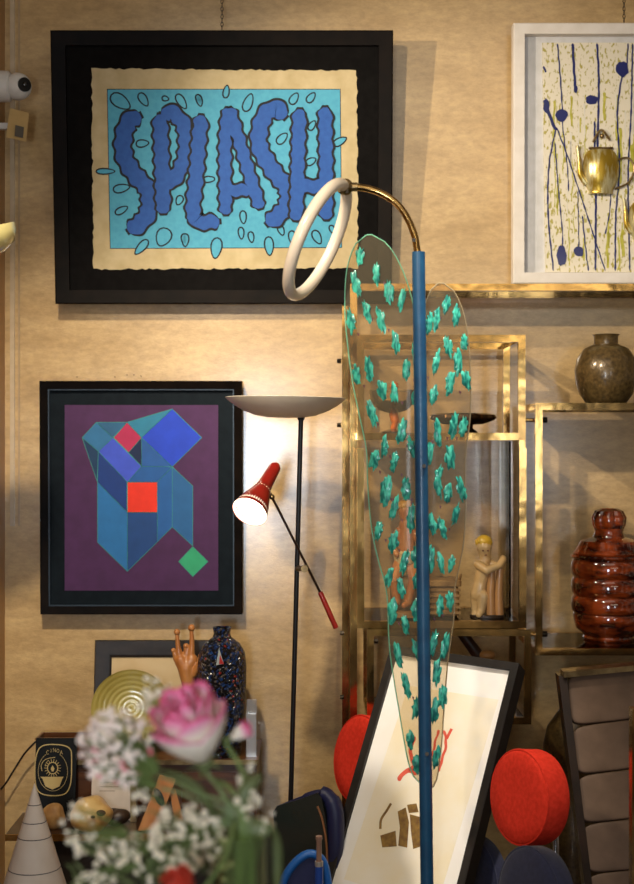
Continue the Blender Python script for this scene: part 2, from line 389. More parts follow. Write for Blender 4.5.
# ---- drip painting
P3=Pic(at(513,24,4.42),at(742,24,4.42),at(516,284,4.43)); m3=px2m(1,4.42)
t=thing('framed_painting',P3.pt(P3.w/2,P3.h,-.03),'white box-framed painting of navy drips with sliced brass teapots, on the shelf top','picture')
WF=mat('white_frame_paint','#ebe2d8',.5,col2='#e2d8cc',nscale=20)
P3.frame([(0,-.035),(0,.012),(.003,.015),(11*m3,.015),(11*m3,-.035)]).build('frame',WF,t)
P3.panel(10*m3,-.034,-.02).build('backing_board',mat('pale_grey_board','#d4d2d2',.7,col2='#cac8c6',nscale=30),t)
cvs=MB(); cvs.prism([P3.px(543,42,-.0195),P3.px(712,42,-.0195),P3.px(712,272,-.0195),P3.px(546,272,-.0195)],P3.n,.012)
canvas=cvs.build('canvas',mat('speckled_canvas','#e6dcc6',.6,col2='#b0a452',nscale=120,nstretch=(1,1,.5),lo=.56,hi=.62,detail=3),t)
hP=-.0074
gz=lambda x,y:(540+x/3.277,20+y/3.274)
navy=mat('navy_paint','#1c2466',.3,coat=.4); olive=mat('olive_paint','#a7a12c',.35,col2='#c9c15a',nscale=40); wht=mat('cream_paint','#e6dfcf',.4)
mb=MB()
lines=[([(58,75),(68,190),(75,300)],1.1),([(108,75),(112,150),(118,235)],2.0),([(188,75),(194,200),(190,400),(185,560),(183,820)],1.6),([(15,260),(40,330),(55,360)],2.5),
([(55,350),(90,440),(130,560),(215,820)],1.0),([(52,360),(30,480),(28,640),(45,820)],1.2),([(50,400),(62,560),(75,700),(72,760)],.9),([(72,320),(90,470),(95,560)],.8),
([(272,170),(255,300),(262,480),(250,640),(248,820)],1.3),([(290,75),(285,150),(272,180)],1.0),([(140,640),(150,740),(160,820)],1.0),([(12,150),(20,170)],1.5),
([(230,420),(232,600),(215,700)],.8),([(125,560),(128,700),(128,750)],.7),([(305,75),(300,300),(290,520),(296,820)],1.2),([(180,330),(182,540)],1.5)]
for pl,wd in lines: ribbon(mb,[P3.px(*gz(*p)) for p in pl],P3.n,wd*m3*.62,hP,.0012,amp=.25*m3,freq=120)
def splat(mb,x,y,r,sx=1,sy=1,n=14,j=.15):
    mb.prism([P3.px(x+math.cos(2*PI*i/n)*r*sx*(1+random.uniform(-j,j)),y+math.sin(2*PI*i/n)*r*sy*(1+random.uniform(-j,j)),hP) for i in range(n)],P3.n,.0018)
for x,y,r,sx,sy in [(72,310,6,1,1.1),(170,260,5,1.2,1),(272,158,6,1.05,1.3),(22,280,4,.8,1.8),(72,770,5,.95,2.2),(128,757,5,1,1.1),(118,225,2,.9,2)]:
    a,b=gz(x,y); splat(mb,a,b,r,sx,sy)
mb.build('navy_drips',navy,canvas)
mb=MB()
for i in range(26):
    x=random.uniform(552,640); y=random.uniform(90,250); L=random.uniform(15,60)
    ribbon(mb,[P3.px(x,y,-.0006),P3.px(x+random.uniform(-2,2),y+L/2,-.0006),P3.px(x,min(y+L,270),-.0006)],P3.n,random.uniform(.5,1.6)*m3*(1.6 if x>605 else .8),hP,.0008,amp=.4*m3,freq=90)
mb.build('olive_drips',olive,canvas)
mb=MB()
for i in range(16):
    x=random.uniform(550,640); y=random.uniform(60,230); L=random.uniform(20,50)
    ribbon(mb,[P3.px(x,y,-.0003),P3.px(x,y+L,-.0003)],P3.n,random.uniform(.4,1.1)*m3,hP,.0008,amp=.3*m3,freq=90)
mb.build('cream_drips',wht,canvas)
GOLDP=mat('drip_painted_brass','#a98a2c',.3,.6,col2='#d9cfa0',nscale=26,nstretch=(2.2,1,.5),lo=.45,hi=.6)
def teapot(cx,cy,s):
    q=lambda x,y,h=0: P3.px(cx+x*s,cy+y*s,hP+h)
    b=MB(); prof=[]
    c=q(0,0)
    n=20; vs=[]; fs=[]      # half body of revolution around vertical, sliced flat at the canvas
    out=[(5,-23),(13,-21.5),(16.5,-16),(18.5,-6),(18,4),(15.5,13),(12,19),(12.5,22)]
    for r,y in out:
        for k in range(13):
            th=PI*k/12; vs.append(q(-math.cos(th)*r,y)+P3.n*math.sin(th)*r*s*m3*.75)
    for j in range(len(out)-1):
        for k in range(12): fs.append((j*13+k,j*13+k+1,(j+1)*13+k+1,(j+1)*13+k))
    fs.append([ (len(out)-1)*13+k for k in range(13)]); fs.append([k for k in range(13)])
    b.add(vs,fs,True); body=b.build('teapot_body',GOLDP,canvas)
    MB().tube(smooth_poly([q(-15,12,.008),q(-21,2,.01),q(-22,-12,.01),q(-24,-26,.012)],5),[.012*s*.8]*6+[.010*s*.8]*5+[.007*s*.8]*5,10).build('teapot_spout',GOLDP,canvas)
    MB().tube(smooth_poly([q(16,-12,.006),q(27,-14,.008),q(33,-4,.008),q(28,10,.008),q(14,17,.006)],5),.0035*s,8).build('teapot_handle',OLDBRASS,canvas)
    lid=MB(); lid.tube(smooth_poly([q(-8,-30,.006),q(0,-42,.01),q(9,-32,.006)],6),.004*s,8); lid.ball(q(1,-36,.006),.008*s); lid.tube([q(-12,-24,.006),q(12,-24,.006)],.004*s,8)
    lid.build('teapot_lid',OLDBRASS,canvas)
teapot(601,172,1.0); teapot(645,222,.9)

# ================================================================== BRASS DISPLAY SHELF
sh_root=thing('brass_display_shelf',(at(440,0,4.3).x,4.3,0.0),'stepped brass and glass display shelf standing against the beige wall','shelf')
YB=4.46
def bar(mb,a,b,r=.0125):
    a=V(a);b=V(b); lo=V((min(a.x,b.x)-r,min(a.y,b.y)-r,min(a.z,b.z)-r)); hi=V((max(a.x,b.x)+r,max(a.y,b.y)+r,max(a.z,b.z)+r)); mb.box(lo,hi)
def rect_frame(x0,y0,x1,y1,Y,name='brass_frame',r=.0108,Yp=None,skip=()):
    """frame rectangle whose outer pixel corners are given at distance Y (kept at real size)"""
    mb=MB(); a=at(x0,y0,Yp or Y); b=at(x1,y1,Yp or Y); a.y=b.y=Y
    xl,xr,zt,zb=a.x+r,b.x-r,a.z-r,b.z+r
    if 't' not in skip: mb.box((xl-r,Y-r,zt-r),(xr+r,Y+r,zt+r))
    if 'b' not in skip: mb.box((xl-r,Y-r,zb-r),(xr+r,Y+r,zb+r))
    mb.box((xl-r,Y-r*.98,zb+r),(xl+r,Y+r*.98,zt-r)); mb.box((xr-r,Y-r*.98,zb+r),(xr+r,Y+r*.98,zt-r))
    o=mb.build(name,BRASS,sh_root); return (xl,xr,zt,zb)
def gl_shelf(x0,x1,z,Yf,Yb,t=.008):
    mb=MB(); a=[V((x0,Yf,z)),V((x1,Yf,z)),V((x1,Yb,z)),V((x0,Yb,z))]
    mb.prism(a,Z_,t,mi=0,rim=1); mb.build('glass_shelf',[glass('shelf_glass','#eef4f0'),glass('shelf_glass_edge','#a9c4b4',1.6,.1,.15,'#9fc0ae')],sh_root)
def depth_bars(xs,zs,Yf,Yb,r=.0108):
    for x in xs:
        for z in zs: MB().box((x-r*.97,Yf+r,z-r*.97),(x+r*.97,Yb-r,z+r*.97)).build('cross_bar',BRASS,sh_root)
# unit 1: tall outer frame (top shelf carries the white framed painting)
Yf=4.24
fb=px2m(7,4.24)/2
A=rect_frame(350,284,760,800,Yf,r=fb); zt1=A[2]
floor_z=.0125
for xx in (A[0],A[1]): MB().box((xx-fb,Yf-fb,0),(xx+fb,Yf+fb,A[3]-fb)).build('leg',BRASS,sh_root)
mb=MB(); xl,xr,zt,zb=A; xl-=.021; mb.box((xl-fb,YB-fb,zt-fb),(xr+fb,YB+fb,zt+fb)); mb.box((xl-fb,YB-fb,0),(xl+fb,YB+fb,zt-fb)); mb.box((xr-fb,YB-fb,0),(xr+fb,YB+fb,zt-fb)); mb.build('brass_frame',BRASS,sh_root)
depth_bars([A[0],xr],[zt],Yf,YB,fb)
gl_shelf(A[0]+fb,xr-fb,zt,Yf+fb,YB-fb,fb*.98)
# unit 2: inner box
Yf2=4.10
B=rect_frame(357,335,525,440,Yf2); B2=rect_frame(357,335,525,440,YB-.03,Yp=Yf2)
depth_bars([B[0],B[1]],[B[2],B[3]],Yf2,YB-.03)
gl_shelf(B[0]+.0125,B[1]-.0125,B[3],Yf2+.0125,YB-.0425,.0105)
# unit 3: tall box below it carrying the figurines
D=rect_frame(357,441,526,628,Yf2+.002,Yp=Yf2,skip=('t',)); MB().box((D[0]+.011,YB-.041,D[3]-.0108),(D[1]-.011,YB-.019,D[3]+.0108)).build('back_rail',BRASS,sh_root)
depth_bars([D[0],D[1]],[D[3]],Yf2,YB-.03)
gl_shelf(D[0]+.0125,D[1]-.0125,D[3],Yf2+.0125,YB-.0425,.0105)
MB().box((at(357,0,Yf2).x,YB-.055,D[3]+.0125),(at(357,0,Yf2).x+.004,YB-.05,D[3]+.3)).build('glass_side',glass('shelf_glass'),sh_root)
MB().box((B[1]-.03,Yf2+.05,D[3]+.0125),(B[1]-.025,YB-.06,B[3]-.0125)).build('glass_side',glass('thin_glass','#f4f4f0',1.08,.02),sh_root)
# unit 4: lower box
E=rect_frame(367,629,531,724,Yf2+.003,Yp=Yf2,r=.0103); E2=rect_frame(367,629,531,724,YB-.03,Yp=Yf2,r=.0103)
depth_bars([E[0],E[1]],[E[3]],Yf2,YB-.03,.0103)
gl_shelf(E[0]+.0125,E[1]-.0125,E[3],Yf2+.0125,YB-.0425,.01)
# unit 5: right box
G=rect_frame(535,403,780,655,Yf2,r=.0106); G2=rect_frame(535,403,780,655,YB-.03,Yp=Yf2,r=.0106)
depth_bars([G[0],G[1]],[G[2],G[3]],Yf2,YB-.03,.0106)
gl_shelf(G[0]+.0125,G[1]-.0125,G[2],Yf2+.0125,YB-.0425,.0103); gl_shelf(G[0]+.0125,G[1]-.0125,G[3],Yf2+.0125,YB-.0425,.0103)
# connecting pins and bolts
for (xa,xb,y) in [(524,538,420),(524,538,634)]:
    MB().tube([at(xa,y,Yf2+.03),at(xb+7,y,Yf2+.03)],.006,10).build('connecting_pin',BRASS,sh_root)
    MB().tube([at(xb+4,y,Yf2+.03),at(xb+9,y,Yf2+.03)],.009,10).build('bolt',STEEL,sh_root)
for (x,y) in [(337,361),(337,425),(340,633),(340,697),(374,641)]:
    MB().tube([at(x,y,4.45 if x<370 else 4.1),at(x+4,y,4.45 if x<370 else 4.1)],[.007,.008],8).build('bolt',STEEL,sh_root)
zB=B[3]+.0108; zD=D[3]+.0108; zE=E[3]+.0103; zGt=G[2]+.0106; zG=G[3]+.0106

# ================================================================== SHELF OBJECTS
# round vase
c=at(606,0,4.28); s=px2m(1,4.28)
c.z=zGt
prof=[(0,0),(17,0),(20,1.5),(26,10),(30,22),(31,34),(29,46),(22,56),(14,59.5),(12,60),(12,68),(13.5,70),(12.3,70.2),(11,68),(11,60),(0,58)]
MOTT=mat('mottled_bronze_glaze','#6c5632',.28,.25,col2='#48381f',nscale=90,bump=.3,bscale=160,coat=.35,lo=.35,hi=.7)
tag(MB().lathe([(r*s,h*s) for r,h in prof],c,seg=40).build('round_vase',MOTT),'round mottled brown-bronze vase with a short neck on the right brass shelf','vase')
# amber lidded jar
t=thing('lidded_jar',(at(609,0,4.3).x,4.3,zG),'tall glossy red-brown ribbed jar with lobed knob, inside right brass unit','jar')
AMB=mat('amber_red_glaze','#8e3a14',.12,col2='#2e0b05',nscale=13,nstretch=(1,1,2.8),coat=1,coat_r=.05,lo=.4,hi=.62)
s=px2m(1,4.3); c=V((at(609,0,4.3).x,4.3,zG))
prof=[(0,0),(25,0),(26,2),(25,4),(27,7),(33,12),(35,20),(36,27),(35,29)]
for k in range(3): b=29+k*20; prof+=[(36.2,b+1),(37.6,b+3),(37.8,b+9),(37.2,b+15),(36,b+18),(35.4,b+19)]
prof+=[(37.5,89),(38.5,91),(37,93),(0,93)]
jh=.905
MB().lathe([(r*s,h*s*jh) for r,h in prof],c,seg=48).build('jar_body',AMB,t)
mb=MB(); mb.lathe([(r*s,h*s*jh) for r,h in [(0,93.2),(35,93.2),(36,95),(34,97),(32,100),(28,108),(20,111),(16,112),(14,118),(15,122),(0,122)]],c,seg=48)
lid=mb.build('jar_lid',AMB,t)
mb=MB()
mb.lathe([(r*s,h*s*jh) for r,h in [(0,120),(13,120),(15.5,126),(16,134),(13,141),(8,143.5),(0,139)]],c,seg=64,rfun=lambda th,f:.9+.2*abs(math.cos(3.5*th)))
mb.build('knob',AMB,lid)
# figurines (continuous bodies)
def skin_fig(name,joints,m,parent,vox=.0022):
    mb=MB()
    for (p,q,r0,r1) in joints:
        p=V(p);q=V(q); mb.tube([p,p.lerp(q,.5),q],[r0,(r0+r1)/2,r1],10); mb.ball(p,r0,seg=10,rings=8); mb.ball(q,r1,seg=10,rings=8)
    o=mb.build(name,m,parent)
    r=o.modifiers.new('r','REMESH'); r.mode='VOXEL'; r.voxel_size=vox; r.use_smooth_shade=True
    sm=o.modifiers.new('s','SMOOTH'); sm.iterations=4; sm.factor=.6
    return o
t=thing('ceramic_figurine',(at(486,0,4.2).x,4.2,zD),'cream ceramic nude child figurine with yellow hair leaning on two posts','figurine')
CER=mat('cream_ceramic','#d2b483',.3,col2='#c39f6a',nscale=12,coat=.5)
fy=zD-at(0,618,4.2).z
f=lambda x,y,d=0: at(x,y,4.2+d)+V((0,0,fy))
sc=px2m(1,4.2)
J=[(f(484,548),f(485,555),8.0*sc,5.8*sc),(f(484,559),f(483,570),4*sc,7.5*sc),(f(483,572),f(480,584),8*sc,6.8*sc),(f(480,584),f(478,596),6.8*sc,8.2*sc),
 (f(477,598,.005),f(476,612,.005),7.6*sc,4.6*sc),(f(476,612,.005),f(475,617,.0),4.6*sc,4*sc),(f(483,598,-.015),f(481,612,-.018),6.5*sc,4.2*sc),(f(481,612,-.018),f(479,616,-.03),4.2*sc,3.5*sc),
 (f(478,566,-.01),f(487,572,-.035),4.6*sc,4.2*sc),(f(487,572,-.035),f(499,567,-.03),4.1*sc,3.5*sc),(f(499,567,-.03),f(503,561,-.02),3.6*sc,3.6*sc),
 (f(489,564,.01),f(499,569,.0),4.6*sc,4.2*sc),(f(499,569,0),f(503,560,-.01),3.8*sc,3.4*sc),(f(486,561,0),f(484,560,0),5*sc,5*sc)]
skin_fig('body',J,CER,t)
mb=MB(); mb.ball(f(484,543,.004),8.2*sc,(1,1,.85),16,10)
for i in range(16):
    a=2*PI*i/16; mb.ball(f(484,545)+V((math.cos(a)*6.6*sc,math.sin(a)*6*sc+.004,random.uniform(-1,2.5)*sc)),2.4*sc,seg=8,rings=6)
mb.build('hair',mat('yellow_glaze','#d8b23c',.3,col2='#c79d2e',nscale=50,coat=.5),t)
mb=MB(); mb.ball(f(483,552,-.025),.9*sc); mb.ball(f(488,552,-.022),.9*sc); mb.tube([f(484.5,556.5,-.022),f(487,556.5,-.022)],.5*sc,6)
mb.build('painted_face',mat('face_paint','#6a3c28',.4),t)
mb=MB()
for x,h in ((491,572),(499,570)):
    mb.tube([f(x,616,-.02),f(x-.5,595,-.02),f(x+1,h,-.02)],[4.6*sc,4.2*sc,3.4*sc],14)
mb.build('posts',mat('tan_ceramic','#b88a58',.35,col2='#a3764a',nscale=15,coat=.4),t)
MB().lathe([(0,0),(17*sc,0),(17*sc,2.2*sc),(0,2.2*sc)],f(487,618,0),seg=24,sc=(1,.8)).build('base',mat('dark_base','#3a2c22',.4),t)

# reddish figure behind the glass leaf
t=thing('ceramic_figurine',(at(410,0,4.2).x,4.2,zD),'brown and cream seated figurine with light hair, behind the daubed glass leaf','figurine')
TER=mat('terracotta_glaze','#a4602f',.35,col2='#c08552',nscale=18,coat=.4)
J=[(f(405,512),f(406,520),7*sc,6*sc),(f(406,526),f(406,540),7*sc,9*sc),(f(406,542),f(407,556),9*sc,9*sc),(f(402,558),f(394,582,-.05),7*sc,5.5*sc),(f(394,582,-.05),f(397,603,-.05),5*sc,3.8*sc),
 (f(411,558),f(414,580,-.05),7*sc,5.5*sc),(f(414,580,-.05),f(408,604,-.05),5*sc,3.8*sc),(f(399,532),f(391,545,-.02),4*sc,3.6*sc),(f(391,545,-.02),f(397,556,-.04),3.4*sc,3*sc),(f(413,532),f(422,546,-.02),4*sc,3.6*sc),(f(422,546,-.02),f(414,557,-.04),3.4*sc,3*sc),(f(397,603,-.05),f(393,606,-.065),3.6*sc,3*sc),(f(408,604,-.05),f(404,607,-.065),3.6*sc,3*sc)]
skin_fig('body',J,TER,t)
mb=MB(); mb.ball(f(405,507,.006),8*sc,(1,1,.8),14,8)
for i in range(10): mb.ball(f(405,508)+V((math.cos(i*.63)*6.5*sc,math.sin(i*.63)*6*sc+.006,0)),2.6*sc,seg=8,rings=6)
mb.build('hair',mat('straw_glaze','#c79a4e',.35,col2='#a87a38',nscale=50),t)
mb=MB(); mb.lathe([(9*sc,0),(11.5*sc,2*sc),(13*sc,12*sc),(10*sc,14*sc)],f(406,566,-.01),seg=24); mb.build('skirt',mat('cream_skirt','#c9b48a',.4),t)
mb=MB(); mb.rbox(f(407,594,.015),X_,Y_,Z_,17*sc,.05,17*sc,6); mb.rbox(f(407,614,-.02),X_,Y_,Z_,19*sc,.07,3.2*sc,8); mb.build('plinth',mat('tan_plinth','#8c6a42',.5,col2='#73532f',nscale=20),t)
# carved box next to it
t=thing('carved_box',(at(443,0,4.25).x,4.25,zD),'tan carved box with a ridged front, just right of the blue pole','box')
s=px2m(1,4.25); cx=at(443,0,4.25).x; TB=mat('tan_stone','#a8875a',.6,col2='#7c5d38',nscale=30,bump=.5)
mb=MB(); mb.rbox((cx,4.25,zD+15*s),X_,Y_,Z_,15*s,.06,15*s,8)
for k in range(5): mb.box((cx-15.5*s,4.25-.064,zD+(3+k*5.6)*s),(cx+15.5*s,4.25-.056,zD+(5.5+k*5.6)*s))
mb.build('box_body',TB,t)
mb=MB(); mb.rbox((cx,4.25,zD+33*s),X_,Y_,Z_,17*s,.066,3.5*s,8); mb.tube([(cx+15*s,4.22,zD+35*s),(cx+17*s,4.21,zD+42*s)],[.006,.002],8); mb.build('box_lid',TB,t)
# dark polished dish
t=thing('footed_dish',(at(463,0,4.25).x,4.25,zB),'low dark polished metal boat dish on a small foot, upper brass box','dish')
s=px2m(1,4.25); c=V((at(463,0,4.25).x,4.25,zB)); DK=mat('dark_polished_metal','#70543a',.08,.9,col2='#4a3624',nscale=10)
MB().lathe([(0,8*s),(20*s,9*s),(31*s,13*s),(34*s,15.5*s),(32*s,18.5*s),(25*s,20*s),(18*s,19*s),(0,15*s)],c,seg=40,sc=(1,.42)).build('bowl',DK,t)
MB().lathe([(9*s,0),(8*s,2*s),(3.5*s,5*s),(4*s,9*s),(0,9*s)],c+V((.02,0,0)),seg=20).build('foot',DK,t)
# glass goblet with amber stem
t=thing('glass_goblet',(at(391,0,4.25).x,4.25,zB),'clear glass goblet with an orange figure stem, behind the left glass leaf','glass')
c=V((at(393,0,4.25).x,4.25,zB)); ORG=mat('orange_glass','#d9752c',.15,col2='#b85a1e',nscale=30,coat=1)
mb=MB(); mb.lathe([(4*s,20*s),(14*s,23*s),(22*s,31*s),(24*s,42*s),(23*s,43*s),(21*s,32*s),(13*s,25*s),(0,22*s)],c,seg=32); mb.build('bowl',glass('goblet_glass','#f6eee0',1.5,.02,.12,'#f0dcb8'),t)
mb=MB(); mb.tube(smooth_poly([c+V((0,0,4*s)),c+V((.006,0,12*s)),c+V((0,0,22*s)),c+V((.004,0,34*s)),c+V((.002,0,42*s))],5),[3*s]*5+[4.5*s]*5+[2.8*s]*5+[4*s]*6,10); mb.ball(c+V((.004,0,47*s)),5*s); mb.tube([c+V((-.05,0,30*s)),c+V((0,0,25*s)),c+V((.05,0,31*s))],[1.5*s,3*s,1.5*s],8); mb.build('stem',ORG,t)
MB().lathe([(0,0),(12*s,0),(12*s,1.5*s),(4*s,4*s),(0,4.5*s)],c,seg=24).build('foot',mat('dark_glass_foot','#2c1c12',.2,coat=1),t)
# wooden carving, lower box
t=thing('wooden_carving',(at(472,0,4.2).x,4.2,zE),'dark brown turned wooden piece leaning behind the top of the tilted picture','ornament')
c=at(484,702,4.2); MB().tube([V((c.x+.02,4.2,zE+.012)),at(478,655,4.2),at(461,632,4.2)],[.02,.0195,.0165],16).build('shaft',mat('dark_walnut','#33190e',.35,col2='#1f0f08',nscale=30),t)
mb=MB(); mb.ball(at(487,655,4.19),px2m(8,4.2),(1.1,1,.65)); mb.tube([V((at(488,0,4.19).x,4.19,zE)),at(488,655,4.19)],[.022,.012],12); mb.build('head',mat('tan_wood','#94683a',.4),t)
# floor vase behind red stool
s=px2m(1,4.3); c=V((at(574,0,4.3).x,4.3,0)); z0=at(0,708,4.3).z
tag(MB().lathe([(0,0),(.07,0),(.09,.1),(.1,.3),(.098,z0-.12),(.085,z0-.06),(.05,z0-.01),(.028,z0+.02),(.02,z0+.08),(.024,z0+.1),(.02,z0+.1),(.016,z0+.02),(0,z0)],c,seg=36).build('floor_vase',MOTT),
    'tall speckled olive-brown vase behind the right red stool','vase')

# ================================================================== BLACK LAMP WITH RED SPOT
YL=4.0; s=px2m(1,YL); bx=at(286.5,0,YL).x
t=thing('floor_lamp',(bx,YL,0),'slim black floor lamp with a white dish top and red cone spotlight','lamp')
MB().tube([V((bx,YL,.02)),at(301,418,YL)],.0072,12).build('pole',BLACKM,t)
MB().lathe([(0,0),(.13,0),(.13,.012),(.05,.022),(.012,.03),(0,.03)],(bx,YL,0),seg=36).build('base',BLACKM,t)
dc=at(285.5,418,YL); R=60.5*s; H=20*s
prof=[(0,0),(R*.25,.001)]+[(R*math.sin(k/8*PI/2)**.9,H*(1-math.cos(k/8*PI/2))**1.0) for k in range(2,9)]
prof=[(0,0),(.3*R,.03*H),(.5*R,.13*H),(.7*R,.36*H),(.85*R,.62*H),(.96*R,.87*H),(R,H),(R*.985,H*1.02),(.83*R,.68*H),(.68*R,.44*H),(.5*R,.2*H),(.3*R,.1*H),(0,.08*H)]
MB().lathe(prof,dc,V((.012,0,1)),seg=56).build('dish_shade',mat('cream_lacquer','#e8dcc8',.45,col2='#ddcfb8',nscale=10),t)
MB().lathe([(0,-.008),(.009,-.008),(.012,0),(.012,.006),(0,.006)],at(301,417.5,YL),seg=16).build('dish_socket',BLACKM,t)
# red spot
RED=mat('red_enamel','#8e1a10',.35,col2='#7d150d',nscale=20,coat=.4)
ax=V((-.34,-.70,-.62)).normalized(); oc=at(249.5,512,3.82); 
L=.205; bk=oc-ax*L
rf=17.8*s
shade=MB().lathe([(0,-.006),(.011,-.004),(.0165,.004),(.018,.012),(.021,.08),(.024,.105),(.0255,.107),(.03,.125),(rf*.82,.165),(rf*.98,L-.003),(rf,L),(rf*.975,L),(rf*.97,L-.002)],bk,ax,seg=44).build('spot_shade',[RED],t)
# inner white reflector and bulb
MB().lathe([(rf*.972,L-.0015),(rf*.93,L-.015),(rf*.86,L-.03),(.034,.14),(.02,.125),(0,.122)],bk,ax,seg=40).build('reflector',mat('lit_reflector','#fff6e6',.6),t)
MB().ball(bk+ax*(L-.035),.024).build('bulb',mat('lit_bulb','#ffffff',.5,emit=24,ecol='#fff0d8'),t)
mb=MB(); u=ax.cross(Z_).normalized(); v=ax.cross(u)
for k in range(20):
    a=2*PI*k/20; mb.ball(bk+ax*.111+(u*math.cos(a)+v*math.sin(a))*.0268,.0021,seg=6,rings=4)
mb.build('vent_beads',mat('pale_bead','#d8b8a0',.3,.5),t)
Ya=3.90
a0=at(272,497,3.89); a1=at(320,592,Ya+.03); a2=at(336,628,Ya+.035)
MB().tube([a0,a1],.0038,8).build('arm',mat('dark_brass_arm','#3a281c',.3,.7),t)
MB().tube([a1,a1.lerp(a2,.05),a2],[.0065,.0078,.0078],12).build('arm_grip',RED,t)
pv=at(304.5,568.5,Ya+.005)
MB().tube([at(297.2,568.5,YL),at(299,568.5,YL-.02),pv],.0085,12).tube([pv+V((0,.012,0)),pv-V((0,.012,0))],.0105,14).build('pivot',OLDBRASS,t)
MB().ball(a0,.008).tube([a0,bk+ax*.085],.005,8).build('spot_hinge',OLDBRASS,t)

# ================================================================== BLUE LAMP WITH GLASS LEAVES
YG=3.3; s=px2m(1,YG)
ptop=at(418.5,252,YG); pbot=V((at(429.5,0,YG).x,YG,.02))
t=thing('floor_lamp',(pbot.x,YG,0),'tall blue pole lamp with brass arch, white ring and teal-daubed glass leaves','lamp')
BLUE=mat('blue_enamel','#1b4a6c',.36,col2='#173f60',nscale=30,coat=.15)
MB().tube([pbot,ptop],.0160,20).build('pole',BLUE,t)
MB().lathe([(0,0),(.17,0),(.17,.012),(.06,.022),(.02,.03),(0,.03)],(pbot.x,YG,0),seg=40).build('base',BLUE,t)
arc=smooth_poly([at(x,y,YG+d) for x,y,d in [(418,256,0),(416.5,246,0),(413.5,232,0),(405,214,0),(393,200.5,0),(377,191.5,0),(361,187.5,0),(346,187,0)]],5)
MB().tube(arc,.0088,14).build('arch',BRASS,t)
rc=at(318,240,YG); a_=V((-.44,0,-.898)).normalized(); perp=V((.898,0,-.44)).normalized(); b_=(perp*.23+Y_*.973).normalized()
Rr=59.5*s
MB().tube([rc+a_*math.cos(2*PI*k/64)*Rr+b_*math.sin(2*PI*k/64)*Rr for k in range(64)],.0150,16,closed=True).build('ring',mat('milk_white_ring','#e8d8c4',.25,col2='#e2d0ba',nscale=8,coat=.5),t)
mb=MB(); kc=at(345,187,YG)
for k in range(7):
    n_=V((random.uniform(-1,1),random.uniform(-1,1),random.uniform(-1,1))).normalized(); u=n_.orthogonal().normalized(); v=n_.cross(u); rr=.0185
    mb.tube([kc+(u*math.cos(2*PI*i/14)+v*math.sin(2*PI*i/14))*rr for i in range(14)],.0026,6,closed=True)
mb.tube([kc-X_*.01,kc+X_*.03],.011,10)
mb.build('wire_binding',OLDBRASS,t)
def leaf(outline,xp,sgn,daubs,edge,nm):
    def P(x,y,o=0):
        d=abs(x-xp)/60.0; Yy=YG+.022+.05*d*d; p=at(x,y,YG+.022); p.y=Yy-o; return p
    pts=smooth_poly([V((x,y,0)) for x,y in outline],4,closed=True)
    ys=[p.y for p in pts]; y0,y1=min(ys),max(ys); NR=70; NC=10; rows=[]
    for j in range(NR+1):
        y=y0+.4+(y1-y0-.8)*j/NR; xs=[]
        for a,b in zip(pts,pts[1:]+pts[:1]):
            if (a.y-y)*(b.y-y)<=0 and a.y!=b.y: xs.append(a.x+(b.x-a.x)*(y-a.y)/(b.y-a.y))
        rows.append((y,min(xs),max(xs)))
    mb=MB(); vs=[]; fs=[]
    for o in (0,.005):
        for y,xa,xb in rows:
            for k in range(NC+1): vs.append(P(xa+(xb-xa)*k/NC,y,o))
    W=NC+1; N=W*(NR+1)
    for j in range(NR):
        for k in range(NC):
            a=j*W+k; fs.append((a,a+1,a+W+1,a+W)); fs.append((a+N,a+N+W,a+N+W+1,a+N+1))
    mb.add(vs,fs,True)
    rim=[j*W for j in range(NR+1)]+[NR*W+k for k in range(1,NC+1)]+[j*W+NC for j in range(NR-1,-1,-1)]+[k for k in range(NC-1,0,-1)]
    for a,b in zip(rim,rim[1:]+rim[:1]): mb.f.append([a,b,b+N,a+N]); mb.sm.append(False); mb.mi.append(1)
    # polished rounded edge
    loop=[(mb.v[a]+mb.v[a+N])/2 for a in rim]; mb.tube(loop,.0017,6,closed=True,mi=1)
    g=mb.build('glass_leaf',[glass('leaf_glass','#efe8da',1.14,.12,.06,'#c9bfa8'),edge],t)
    dm=MB(); sp=MB()
    for (x,y) in daubs:
        hh=random.uniform(9.5,14.5); ww=random.uniform(3.6,5.4); lean=random.uniform(-.25,.25); n=22; ring=[]
        for i in range(n):
            th=2*PI*i/n; j=1+random.uniform(-.3,.2)
            yy=math.sin(th)*hh*j; ring.append((x+math.cos(th)*ww*j+yy*lean*-1,y+yy))
        vs=[P(x,y,.0085)]+[P(x+(a-x)*.7,y+(b-y)*.7,.008+random.uniform(-.001,.0015)) for a,b in ring]+[P(a,b,.0052) for a,b in ring]
        fs=[]
        for i in range(n):
            k=(i+1)%n; fs+=[(0,1+i,1+k),(1+i,1+n+i,1+n+k,1+k)]
        dm.add(vs,fs,True)
        if random.random()<.55:
            a=x-random.uniform(5,8)*sgn; b=y+random.uniform(8,16)
            sp.add([P(a-1.2,b-2,.0056),P(a+1.2,b-1.5,.0056),P(a+.2,b+2,.0056)],[(0,1,2)])
    dm.build('paint_daubs',mat('teal_paint_daub','#45b8a0',.35,col2='#0c6a62',nscale=90,nstretch=(1.6,1,.6),lo=.4,hi=.6,coat=.5,bump=.5,bscale=200),g)
    sp.build('paint_specks',mat('plum_speck','#5a3040',.5),g)
    return g
s6=lambda l:[(330+x/3.73,270+y/3.73) for x,y in l]; s7=lambda l:[(330+x/3.73,480+y/3.73) for x,y in l]; s8=lambda l:[(360+x/4.53,640+y/4.53) for x,y in l]
